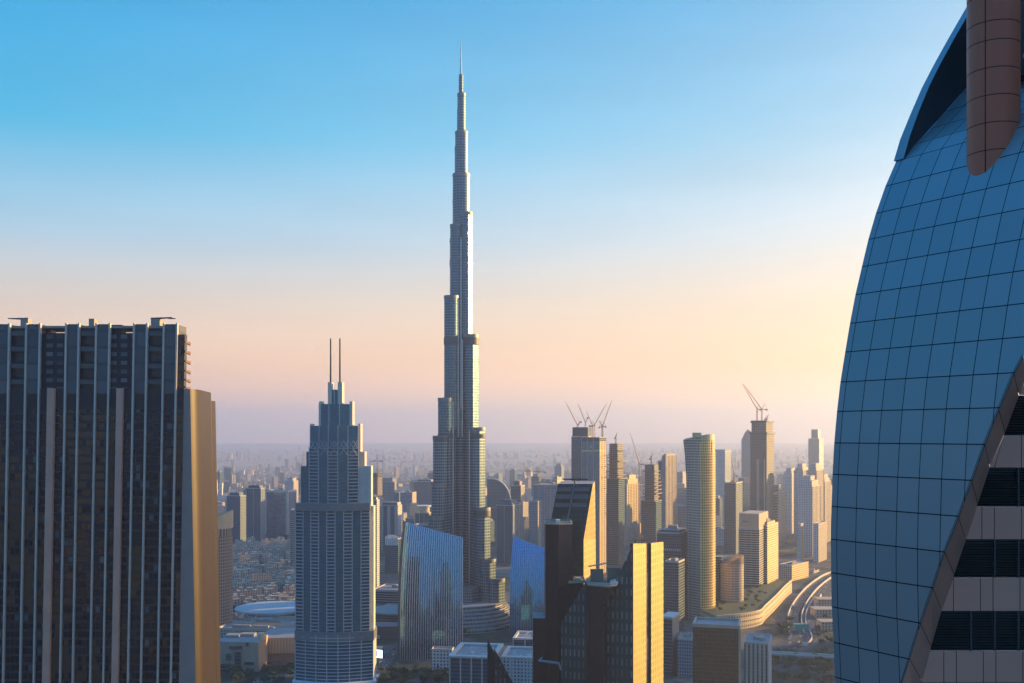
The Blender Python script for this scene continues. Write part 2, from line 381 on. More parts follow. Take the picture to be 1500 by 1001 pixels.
# ------------------------------------------------------------------ right tower: curved blue panel shell
def right_tower():
    t = thing('clad_tower', 'curved blue metal panelled tower with louvred bands and a brown tube, at the right edge', 'tower', 32, 75)
    N = Vector((.857, .515, 0)); D = Vector((.515, -.857, 0)); A0 = Vector((23.35, 75, 0))
    def o_of(px):
        k = (px - 750) / F; return (k * A0.y - A0.x) / (N.x - k * N.y)
    edge = [(1226, 1040), (1223, 992), (1221, 941), (1218.5, 889), (1217.3, 839), (1217, 790), (1218, 742), (1219.5, 695), (1222, 649), (1226, 603), (1231, 560), (1238, 516), (1245, 474), (1253, 432), (1262.5, 391), (1272, 351), (1283, 313), (1297, 273), (1313, 236)]
    def oz(px, py):
        o = o_of(px); Yd = A0.y + o * N.y; return o, PZ(py, Yd)
    rows = [oz(*e) for e in edge]
    rows.reverse(); rows = rows[::-1]
    # carry the shell on below the picture
    low = rows[0]; ext = [(low[0] + .25 * k * k * .3 + .3 * k, low[1] - 2.5 * k) for k in range(14, 0, -1)]
    rows = ext + rows
    rec = [(8.4, 282.2), (10.3, 283.7), (12.3, 285.4), (14.3, 287.2), (17, 289.5), (20, 292)]
    rim = [oz(1313, 236), oz(1322.5, 204), oz(1338, 166), oz(1354, 129), oz(1371, 96), oz(1392, 58), oz(1415, 18), oz(1440, -25), oz(1470, -70)]
    panel, pnt, pb = newmat('blue_grey_panel')
    ge = pnt.nodes.new('ShaderNodeNewGeometry'); tx = pnt.nodes.new('ShaderNodeTexCoord')
    nz = pnt.nodes.new('ShaderNodeTexNoise'); nz.inputs['Scale'].default_value = .35; nz.inputs['Detail'].default_value = 4; pnt.links.new(tx.outputs['Object'], nz.inputs['Vector'])
    c1 = mixc(pnt, ge.outputs['Random Per Island'], (.26, .305, .325), (.30, .345, .365))
    c2 = mixc(pnt, mth(pnt, 'MULTIPLY', nz.outputs['Fac'], .5), c1, (.24, .275, .29))
    pnt.links.new(c2, pb.inputs['Base Color']); pb.inputs['Roughness'].default_value = .38; pb.inputs['Metallic'].default_value = .35
    joint = plain('joint_black', (.012, .013, .016), .8)
    brown = plain('brown_panel', (.58, .37, .30), .45, .3, .08, .3)
    ubound = [(1530, 465), (1500, 520), (1485.4, 548), (1463, 601), (1447, 640), (1423.6, 706), (1404, 759), (1384, 809.5), (1366.6, 862.5), (1348.6, 915), (1332.7, 966), (1319, 1010), (1300, 1070), (1275, 1150), (1245, 1250)]
    obound = [(1545, 462), (1515, 527), (1500, 561), (1482, 607), (1470, 640), (1452, 678), (1416, 788), (1396, 847), (1380, 892), (1363, 951), (1351, 995), (1337, 1045), (1316, 1110), (1290, 1190), (1258, 1290)]
    def lerp(tab, py):
        for (x0, y0), (x1, y1) in zip(tab[:-1], tab[1:]):
            if y0 <= py <= y1: return x0 + (x1 - x0) * (py - y0) / (y1 - y0)
        return tab[0][0] if py < tab[0][1] else tab[-1][0]
    def uR(o, z):
        u = 13.0
        for _ in range(12):
            p = A0 + N * o + D * u; py = HY - (z - H) * F / p.y
            k = (min(lerp(ubound, py), 1560) - 750) / F
            b = A0 + N * o
            u = .5 * u + .5 * (k * b.y - b.x) / (D.x - k * D.y)
        return max(u, .3)
    pt = lambda o, z, u, e=0: A0 + N * (o - e) + D * u + Vector((0, 0, z))
    def clipu(poly, f, sign):
        out = []
        for i in range(len(poly)):
            a, b = poly[i], poly[(i + 1) % len(poly)]
            fa, fb = sign * f(a), sign * f(b)
            if fa >= 0: out.append(a)
            if (fa >= 0) != (fb >= 0):
                s = fa / (fa - fb); out.append((a[0] + (b[0] - a[0]) * s, a[1] + (b[1] - a[1]) * s))
        return out
    s = 1.72; gp = .028
    mb = MB(); bk = MB(); bevel = MB()
    def do_rows(rows, ul=lambda k: 0.0, off=.55):
        for j in range(len(rows) - 1):
            (o0, z0), (o1, z1) = rows[j], rows[j + 1]
            r0, r1 = uR(o0, z0), uR(o1, z1)
            bk.face([pt(o0, z0, 0, -.04), pt(o0, z0, r0, -.04), pt(o1, z1, r1, -.04), pt(o1, z1, 0, -.04)])
            for k in range(-1, 16):
                ua, ub = k * s + off + gp, (k + 1) * s + off - gp
                poly = [(ua, 0.016), (ub, 0.016), (ub, .984), (ua, .984)]
                poly = clipu(poly, lambda q: q[0] - 0.0, 1)
                if len(poly) > 2: poly = clipu(poly, lambda q: (r0 + (r1 - r0) * q[1] - .03) - q[0], 1)
                if len(poly) > 2:
                    mb.face([pt(o0 + (o1 - o0) * v, z0 + (z1 - z0) * v, u) for u, v in poly])
    do_rows(rows)
    do_rows([rows[-1]] + rec)
    mb.build('panels', panel, t); bk.build('backing', joint, t)
    # end cap of the shell on its far edge
    mb = MB()
    for j in range(len(rows) - 1):
        (o0, z0), (o1, z1) = rows[j], rows[j + 1]
        mb.face([pt(o0 + 6, z0, 0), pt(o0, z0, 0), pt(o1, z1, 0), pt(o1 + 6, z1, 0)])
    mb.build('shell_edge', panel, t)
    # raised rim and its dark soffit
    mb = MB(); so = MB()
    wid = [.75, .72, .6, .55, .52, .52, .52, .5, .5]
    def rec_at(z):
        tab = [rows[-1]] + rec + [(26, 296), (34, 302)]
        for (oa, za), (ob, zb) in zip(tab[:-1], tab[1:]):
            if za <= z <= zb: return oa + (ob - oa) * (z - za) / (zb - za)
        return tab[-1][0]
    for j in range(len(rim) - 1):
        (o0, z0), (o1, z1) = rim[j], rim[j + 1]
        e = .12
        g0 = 0.0
        q = lambda o, z, u, d: pt(o, z, u, d)
        a, b, c, d = q(o0, z0 + g0, -.15, e), q(o0, z0 + g0, wid[j], e), q(o1, z1, wid[j + 1], e), q(o1, z1, -.15, e)
        mb.face([a, b, c, d])
        back = Vector(N) * .5
        mb.face([a + back, a, d, d + back])
        so.face([q(o0, z0, wid[j], e), q(rec_at(z0), z0, wid[j] + .05, 0) if j else b + N * .1, q(rec_at(z1), z1, wid[j + 1] + .05, 0), c])
    mb.build('rim', panel, t); so.build('soffit', plain('soffit_dark', (.05, .055, .065), .6), t)
    # bevelled brown return between the shell and the frontal wall
    YW = 71.0
    mb = MB(); jn = [520, 548, 601, 652, 706, 759, 809.5, 862.5, 915, 966, 1010, 1070, 1150, 1250]
    def up(py):
        Yd = 66.0
        for _ in range(20):
            z = PZ(py, Yd)
            tab = rows
            o = tab[0][0]
            for (oa, za), (ob, zb) in zip(tab[:-1], tab[1:]):
                if za <= z <= zb: o = oa + (ob - oa) * (z - za) / (zb - za)
            k = (lerp(ubound, py) - 750) / F; b = A0 + N * o
            u = (k * b.y - b.x) / (D.x - k * D.y); p = b + D * u; Yd = .5 * Yd + .5 * p.y
        return Vector((p.x, p.y, PZ(py, p.y)))
    for a, b in zip(jn[:-1], jn[1:]):
        pa, pb2 = up(a), up(b)
        qa, qb = P(lerp(obound, a + 32), a + 32, YW), P(lerp(obound, b + 32), b + 32, YW)
        dd = (pb2 - pa).normalized() * .03
        mb.face([pa + dd, pb2 - dd, qb - dd, qa + dd])
    mb.build('bevel_return', brown, t)
    mb = MB()
    for a, b in zip(jn[:-1], jn[1:]):
        bk_ = Vector((-.10, .07, 0)); mb.face([up(a) + bk_, up(b) + bk_, P(lerp(obound, b + 32), b + 32, YW) + bk_, P(lerp(obound, a + 32), a + 32, YW) + bk_])
    mb.build('bevel_backing', joint, t)
    # frontal wall: brown panels and louvre bands
    XR = 52.0
    bands = [(462, 472, 'p'), (472, 530, 'l'), (530, 579, 'p'), (579, 638, 'l'), (638, 685, 'p'), (685, 743, 'l'), (743, 790, 'p'), (790, 847, 'l'), (847, 895, 'p'), (895, 954, 'l'), (954, 1000, 'p'), (1000, 1060, 'l'), (1060, 1108, 'p'), (1108, 1168, 'l'), (1168, 1260, 'p')]
    offs = [1407, 1430, 1463, 1490]
    slat = plain('louvre_slat', (.055, .045, .042), .5); lback = plain('louvre_back', (.010, .010, .012), .8); mull = plain('louvre_mullion', (.05, .065, .08), .5)
    bkm = MB()
    for a, b, k in bands:
        za, zb = PZ(a, YW), PZ(b, YW)
        xa, xb = PX(lerp(obound, a), YW), PX(lerp(obound, b), YW)
        if k == 'p':
            pm = MB()
            xs = [xb - 8] + [x for x in [30.6 + 1.37 * i + (i % 2) * .5 + (a % 7) * .1 for i in range(-4, 18)]] + [XR]
            for x0, x1 in zip(xs[:-1], xs[1:]):
                x0 += .025; x1 -= .025
                L0, L1 = max(x0, xb), max(x0, xa)
                if x1 <= max(L0, L1) + .02:
                    if x1 <= min(L0, L1): continue
                pts = [(max(x0, xb), zb), (max(x1, xb), zb), (max(x1, xa), za), (max(x0, xa), za)]
                pm.face([Vector((x, YW - .02, z)) for x, z in pts])
            pm.build('brown_panel_band', brown, t)
            bkm.face([Vector((xb, YW + .01, zb)), Vector((XR, YW + .01, zb)), Vector((XR, YW + .01, za)), Vector((xa, YW + .01, za))])
        else:
            lv = MB(); lb = MB(); lm = MB()
            lb.face([Vector((xb, YW + .45, zb)), Vector((XR, YW + .45, zb)), Vector((XR, YW + .45, za)), Vector((xa - .6, YW + .45, za))])
            n = 15
            for i in range(n):
                z = zb + (za - zb) * (i + .5) / n; x = xb + (xa - xb) * (i + .5) / n
                lv.face([Vector((x, YW + .06, z - .055)), Vector((XR, YW + .06, z - .055)), Vector((XR, YW + .2, z + .045)), Vector((x, YW + .2, z + .045))])
            lo_ = lb.build('louvre_band', lback, t)
            lv.build('slats', slat, lo_)
            for i in range(12):
                x = 31.8 + 1.37 * 1.5 * i * .8
                if x > xa + .4: lm = MB(); lm.box(x, x + .12, YW + .03, YW + .4, zb + .01, za - .01); lm.build('mullion', mull, lo_)
    bkm.build('wall_backing', joint, t)
    mb = MB(); mb.prism([(36.8, YW + .6), (XR + 20, YW + .6), (XR + 20, 110), (58, 110)], 0, 304, 0, 0); mb.build('tower_body', brown, t)
    mb = MB(); mb.prism([(56, 44), (72, 44), (72, YW), (56, YW)], 0, 300, 0, 0); mb.build('sky_blocking_wing', brown, t)  # unseen block added out of frame to keep sun-side sky light off
    # brown tube that sinks into the shell
    c = A0 + N * 7.2 + D * 8.15
    mb = MB(); r = 1.72
    tube = plain('tube_brown', (.52, .14, .075), .45, .1, .07, .4)
    jz = [PZ(y, 70.7) for y in (330, 262, 222, 182, 142, 102, 62, 34, -6, -46, -90)]
    for z0, z1 in zip(jz[:-1], jz[1:]):
        mb.cyl(c.x, c.y, r, z0 + .03, z1 - .03, 40, 0)
    tb = mb.build('tube', tube, t, smooth=True)
    mb = MB(); mb.cyl(c.x, c.y, r - .03, jz[0], jz[-1], 40, 0); mb.build('tube_joints', joint, tb)
    mb = MB(); an = R(228)
    mb.box(c.x + r * math.cos(an) - .03, c.x + r * math.cos(an) + .02, c.y + r * math.sin(an) - .02, c.y + r * math.sin(an) + .05, jz[1], jz[-1]); mb.build('tube_seam', joint, tb)
    mb = MB(); mb.box(37.3, 60, 74.0, 80, 286.2, 300); mb.build('upper_recess', plain('recess_dark', (.03, .027, .026), .7), t)
    mb = MB(); mb.box(36.9, 60, 73.2, 74.0, PZ(82, 73.5), PZ(76, 73.5)); mb.build('ledge', concrete, t)
right_tower()

# ------------------------------------------------------------------ the very tall tower
def tall_tower():
    Y = 1471.0; k = Y / F
    t = thing('spire_skyscraper', 'tallest tower, silvery stepped tubes rising to a needle spire above everything else', 'skyscraper', PX(675, Y), Y)
    up = facade('steel_and_glass', (.17, .245, .275), (.035, .13, .18), 2.3, 3.9, .62, .72, .22, .95, .25, 0, jit=.08, wrough=.5, wmetal=.9, dirt=.06)
    lowm = facade('residential_grid', (.19, .26, .29), (.015, .08, .125), 3.3, 4.05, .66, .60, .14, .5, .5, .0, jit=.03, wrough=.4, wmetal=.45)
    bandm = facade('plant_band', (.16, .14, .12), (.05, .05, .05), .9, 40, .5, 1, .5, .3, .2, jit=0)
    capm = plain('tier_roof', (.16, .17, .18), .6, .2); parm = plain('tier_parapet', (.20, .22, .23), .5, .6)
    # lobes: centre, half width (picture units), depth offset m, top
    lobes = [
        ('core', 675.5, 16.6, 0, 352), ('lobe', 662.5, 10.6, -20, 438), ('lobe', 669, 9, -9, 333), ('lobe', 690.6, 11.2, -20, 494), ('lobe', 683, 9.6, -9, 315),
        ('lobe', 655, 10.8, -36, 586), ('lobe', 700.5, 11.6, -36, 628), ('lobe', 649, 11.2, -46, 640), ('lobe', 646.5, 10.4, -54, 706), ('lobe', 708, 11.6, -50, 741),
        ('lobe', 643, 10.5, -62, 752), ('lobe', 715.5, 11.8, -62, 812), ('lobe', 728, 12.2, -70, 838), ('lobe', 637, 11, -72, 820),
        ('lobe', 676, 8.5, -14, 600), ('lobe', 676, 10, 40, 430), ('lobe', 676, 12, 55, 560), ('lobe', 676, 14, 62, 690), ('lobe', 732, 12, -60, 880), ('lobe', 660, 14, -76, 845), ('lobe', 690, 14, -70, 850),
        ('core', 675.8, 12.7, 0, 257), ('core', 673, 10.2, 2, 295), ('core', 676, 9.3, 0, 195), ('core', 673, 7, 1, 217), ('core', 676, 6.0, 0, 139), ('core', 672.8, 3.4, 1, 160), ('core', 675.2, 3.3, 0, 110), ('core', 674.2, 2.2, 0, 125)]
    zsplit = PZ(640, Y)
    def lobe(mb, cx, cy, r, z0, z1, n, mi, top, fac):
        an = [-90 + 360 * i / n for i in range(n)]
        if fac:
            a0, a1 = fac
            an = [a for a in an if not (a0 < a < a1)] + [a0, a1]; an.sort()
        pl = [(cx + r * math.cos(R(a)), cy + r * math.sin(R(a))) for a in an]
        mb.prism(pl, z0, z1, mi, top, wrap=True)
    for kind, cx, hw, dy, top in lobes:
        x = PX(cx, Y); r = hw * k; y = Y + dy; zt = PZ(top, Y)
        n = 28 if hw > 8 else 18
        z0 = 0 if top > 352 or kind != 'core' else (PZ(360, Y) if top < 300 else 0)
        mb = MB()
        zs = min(zsplit, zt)
        fac = None
        if cx >= 675 and (kind == 'core' or cx > 680) and hw > 9.4 and top > 300: fac = (-66, 0) if kind == 'core' or hw < 10 else (-72, -6)
        if z0 < zs: lobe(mb, x, y, r, z0, zs, n, 0, 2 if zs == zt else None, fac)
        if zt > zs: lobe(mb, x, y, r, max(zs, z0), zt, n, 1, 2, fac)
        o = mb.build('tower_core' if kind == 'core' else 'tube_bay', [lowm, up, capm], t, smooth=18)
        # parapet fins round the tier top
        if hw > 5:
            pb = MB(); pb.cyl(x, y, r + .35, zt - 3, zt + 1.6, n, 0); pb.cyl(x, y, r + .1, zt + 1.6, zt - 1, n, 0); pb.build('parapet', parm, o)
    # dark plant bands
    for py0, py1, which in ((381, 391, [0]), (497, 507, [1, 3]), (352, 356, [0]), (636, 641, [5, 6]), (640, 645, [7]), (744, 752, [9])):
        for i in which:
            _, cx, hw, dy, top = lobes[i]
            mb = MB(); mb.cyl(PX(cx, Y), Y + dy, hw * k + .45, PZ(py1, Y), PZ(py0, Y), 28, 0); mb.build('plant_band', bandm, t, smooth=True)
    # bright vertical seam fins between the wings
    for px, y0, y1, dy in ((676.2, 352, 640, -17.5), (672.5, 440, 640, -24), (666, 590, 860, -38), (689.5, 630, 890, -42), (678.5, 500, 640, -26)):
        mb = MB(); x = PX(px, Y); mb.box(x - .7, x + .7, Y + dy - 1.2, Y + dy + 3, PZ(y1, Y), PZ(y0, Y)); mb.build('seam_fin', steel, t)
    mb = MB(); x = PX(675, Y)
    for r0, r1, a, b in ((1.9, 1.5, 130, 104), (1.4, 1.0, 104, 84), (.95, .35, 84, 60)): mb.cyl(x, Y, r0, PZ(a, Y), PZ(b, Y), 10, 0, 0, r1)
    mb.build('spire', steel, t)
    mb = MB()
    for i in range(7): mb.cyl(PX(676, Y), Y - 60, 62 + i * 4, 0, 30 - i * 4, 40, 0, 1)
    mb.build('podium', [facade('podium_glass', (.35, .33, .31), (.06, .09, .11), 5, 4.4, .9, .5), roof_grey], t)
tall_tower()

# ------------------------------------------------------------------ art deco hotel tower with two masts
def arc_plan(px0, px1, Y, depth, bulge, n):
    x0, x1 = PX(px0, Y), PX(px1, Y); pts = []
    for i in range(n + 1):
        s = i / n; pts.append((x0 + (x1 - x0) * s, Y - bulge * math.sin(math.pi * s)))
    return pts + [(x1, Y + depth), (x0, Y + depth)]
def deco_tower():
    Y = 1068.0
    t = thing('hotel_tower', 'blue stepped hotel tower with white balcony lines and two thin masts', 'tower', PX(489, Y), Y)
    glass = facade('deco_glass', (.03, .13, .17), (.010, .14, .19), 1.5, 3.55, .93, .9, .10, .3, .25, 0, jit=.022)
    balc = facade('deco_balcony_bay', (.02, .09, .13), (.006, .06, .095), 2.2, 3.55, .85, .72, .15, .1, .6, 0, jit=.03, curtain=.05, ccol=(.16, .13, .10))
    stone = plain('deco_stone', (.50, .48, .44), .6)
    rib = plain('deco_rib', (.46, .50, .52), .5)
    gold = plain('deco_pale_trim', (.66, .58, .46), .5)
    def tier(name, px0, px1, ytop, ybot, depth, bulge, bays, dy=0):
        n = len(bays); pl = arc_plan(px0, px1, Y + dy, depth, bulge, n)
        z0, z1 = PZ(ybot, Y), PZ(ytop, Y)
        mb = MB(); mb.prism(pl, z0, z1, list(bays) + [2, 2, 2], 2); o = mb.build(name, [glass, balc, stone], t)
        rb = MB()
        for i in range(n + 1):
            x, y = pl[i]; rb.box(x - .38, x + .38, y - .75, y + .5, z0, z1 + .6)
        rb.build('ribs', rib, o)
        for i in range(n):
            if bays[i] != 1: continue
            sl = MB(); z = z0 + 3.55
            while z < z1 - 2:
                if True:
                    (xa, ya), (xb, yb) = pl[i], pl[i + 1]
                    sl.prism([(xa + .4, ya - .95), (xb - .4, yb - .95), (xb - .4, yb + .3), (xa + .4, ya + .3)], z - .38, z + .38, 0, 0, True)
                z += 3.55
            sl.build('balcony_slabs', rib, o)
        return o, pl, z0, z1
    tier('base_block', 432.5, 546.5, 928, 1002, 26, 11, [1] * 7)
    tier('main_shaft', 433, 541.5, 740, 926, 26, 10, [1, 0, 1, 0, 1, 1, 0, 1, 0, 1, 0, 1][:0] or [1, 0, 1, 0, 1, 0, 1, 0, 1], 1)
    tier('middle_shaft', 453, 525, 656, 742, 24, 6, [1, 0, 1, 0, 1], 2)
    tier('upper_shaft', 454.5, 524.5, 624, 656.5, 23, 6, [0, 0, 0, 0, 0], 2.05)
    tier('crown', 467.5, 513.5, 592, 625, 22, 4, [0, 0, 0], 2.6)
    tier('crown_top', 481.5, 498.5, 571, 593, 18, 1.5, [0, 0], 3.4)
    for a, b, yt, yb, dy, dp in ((440, 453, 683, 742, 4, 16), (525, 539.5, 683, 742, 4, 16), (447, 454, 662, 686, 6, 14), (525, 533, 662, 686, 6, 14)):
        mb = MB(); mb.box(PX(a, Y), PX(b, Y), Y + dy, Y + dy + dp, PZ(yb, Y), PZ(yt, Y)); mb.build('shoulder', glass if a < 489 else stone, t)
    for a, b, yt, yb, dy in ((480, 485.5, 560, 600, 5), (494.5, 501, 560, 596, 5), (467, 471, 588, 625, 6), (511.5, 516, 588, 628, 6), (453.6, 456.5, 621, 660, 7), (524, 527.6, 621, 662, 7), (539.3, 543, 683, 745, 8), (439, 441, 684, 742, 8), (541.5, 546.5, 742, 926, 9), (431.5, 434, 742, 926, 9)):
        mb = MB(); mb.box(PX(a, Y), PX(b, Y), Y + dy - 4, Y + dy + 9, PZ(yb, Y), PZ(yt, Y)); mb.build('corner_pier', gold, t)
    # belt of crossed ribs and little arches
    mb = MB(); xs = [454.5 + 14 * i for i in range(6)]
    for a, b in zip(xs[:-1], xs[1:]):
        i = xs.index(a)
        yy = Y + 2 - 6 * math.sin(math.pi * (i + .5) / 5) - .9
        for q in range(2):
            c0, c1 = a + 1 + q * 6, a + 7 + q * 6
            mb.beam(P(c0, 656, yy), P(c1, 646, yy), .28); mb.beam(P(c1, 656, yy), P(c0, 646, yy), .28)
        mb.beam(P(a + .5, 657, yy), P(b - .5, 657, yy), .35)
        mb.beam(P(a + 1.5, 667, yy - .2), P(a + 7, 658, yy - .2), .3); mb.beam(P(b - 1.5, 667, yy - .2), P(a + 7, 658, yy - .2), .3)
    mb.build('crossed_belt', rib, t)
    for py in (740, 927):
        mb = MB(); pl = arc_plan(433 if py == 740 else 431.5, 542 if py == 740 else 547.5, Y - 1, 26, 10.5, 14); mb.prism(pl, PZ(py + 8 if py < 800 else py + 11, Y), PZ(py - 3, Y), 0, 0, True); mb.build('belt_course', plain('belt_grey', (.16, .18, .19), .4), t)
    mb = MB(); pl = arc_plan(428, 551, Y - 4, 30, 15, 16); mb.prism(pl, PZ(1001, Y), PZ(996, Y), 0, 0, True); mb.build('entrance_canopy', white_paint, t)
    mb = MB(); mb.prism(arc_plan(433, 546, Y, 26, 10, 12), 0, PZ(1001, Y), 0, 0); mb.build('ground_floor', glass, t)
    for px in (484.4, 498):
        mb = MB(); mb.beam(P(px, 561, Y + 8), P(px, 496, Y + 8), 1.0, .75, 6); mb.build('mast', dark_metal, t)
deco_tower()

# ------------------------------------------------------------------ two sail-shaped glass blocks with vertical fins
def sail(name, label, Y, tl, tr, bl, br, ybot, rot, fins, prof, tint):
    t = thing(name, label, 'glass tower', PX((bl[0] + br[0]) / 2, Y), Y)
    gl = facade('sail_glass_' + tint, (.05, .10, .14), (.07, .25, .39) if tint == 'a' else (.04, .28, .46), 1.7, 3.8, .94, .93, .06, .88, .12, 0, jit=.012)
    NX, NZ = 24, 26
    zb, zt0, zt1 = 0.0, PZ(tl[1], Y), PZ(tr[1], Y)
    x0, x1 = PX(bl[0], Y), PX(br[0], Y)
    grid = []
    for j in range(NZ + 1):
        v = j / NZ; row = []
        for i in range(NX + 1):
            s = i / NX
            zt = zt0 + (zt1 - zt0) * s; z = zb + (zt - zb) * v
            # outline in picture units bulges then draws in to the top corners
            py = HY - (z - H) * F / Y
            vl = (z - PZ(ybot, Y)) / (zt0 - PZ(ybot, Y)); vl = max(0, vl)
            lx = bl[0] + (tl[0] - bl[0]) * vl ** 3.2; rx = br[0] + (tr[0] - br[0]) * vl ** 3.2
            X = PX(lx + (rx - lx) * s, Y)
            yy = Y - 5 * math.sin(math.pi * (.15 + .7 * s)) + rot * (s - .5) + prof * vl ** 2.6
            row.append(Vector((X, yy, z)))
        grid.append(row)
    mb = MB()
    L = (x1 - x0) / NX
    for j in range(NZ):
        for i in range(NX):
            a, b, c, d = grid[j][i], grid[j][i + 1], grid[j + 1][i + 1], grid[j + 1][i]
            mb.face([a, b, c, d], 0, [(i * L, a.z), ((i + 1) * L, b.z), ((i + 1) * L, c.z), (i * L, d.z)])
    mb.build('curved_front', gl, t, smooth=True)
    mb = MB(); dpt = 34; SI = -7 if tint == 'a' else 1.5
    for j in range(NZ):
        for e in (0, NX):
            a, d = grid[j][e], grid[j + 1][e]; a2, d2 = Vector((a.x + (-5 if e else SI), a.y + dpt, a.z)), Vector((d.x + (-5 if e else SI), d.y + dpt, d.z))
            mb.face([a2, a, d, d2] if e == 0 else [a, a2, d2, d])
    mb.build('side_wall', plain('sail_side', (.02, .035, .05), .5), t)
    mb = MB(); top = grid[NZ]
    for i in range(NX):
        a, b = top[i], top[i + 1]; mb.face([a, b, b + Vector((0, dpt, -4)), a + Vector((0, dpt, -4))])
    mb.build('roof', roof_grey, t)
    mb = MB()
    for k in range(fins + 1):
        s = k / fins; fi = s * NX; i = min(int(fi), NX - 1); q = fi - i
        col = [grid[j][i].lerp(grid[j][i + 1], q) for j in range(NZ + 1)]
        for j in range(NZ):
            a, b = col[j], col[j + 1]; o = Vector((.24, 0, 0)); f = Vector((0, -.9, 0))
            mb.face([a - o + f, a + o + f, b + o + f, b - o + f]); mb.face([a - o, a - o + f, b - o + f, b - o]); mb.face([a + o + f, a + o, b + o, b + o + f])
    mb.build('fins', plain('sail_fin_' + tint, (.80, .82, .84) if tint == 'a' else (.22, .42, .62), .3, .7), t)
    mb = MB()
    for j in range(NX): mb.beam(top[j] + Vector((0, -.4, .2)), top[j + 1] + Vector((0, -.4, .2)), .35)
    mb.build('coping', steel, t)
    return t
sail('sail_tower', 'squat glass block with pale vertical fins and slanting top, just right of the hotel tower', 1180.0, (593, 767), (676, 790), (587, 830), (677.5, 830), 985, 6, 27, 20, 'a')
sail('sail_tower', 'smaller bright blue finned glass block with slanting top, partly behind the black tower', 1330.0, (753, 788), (812, 812), (746.5, 850), (826, 850), 930, 5, 24, 24, 'b')

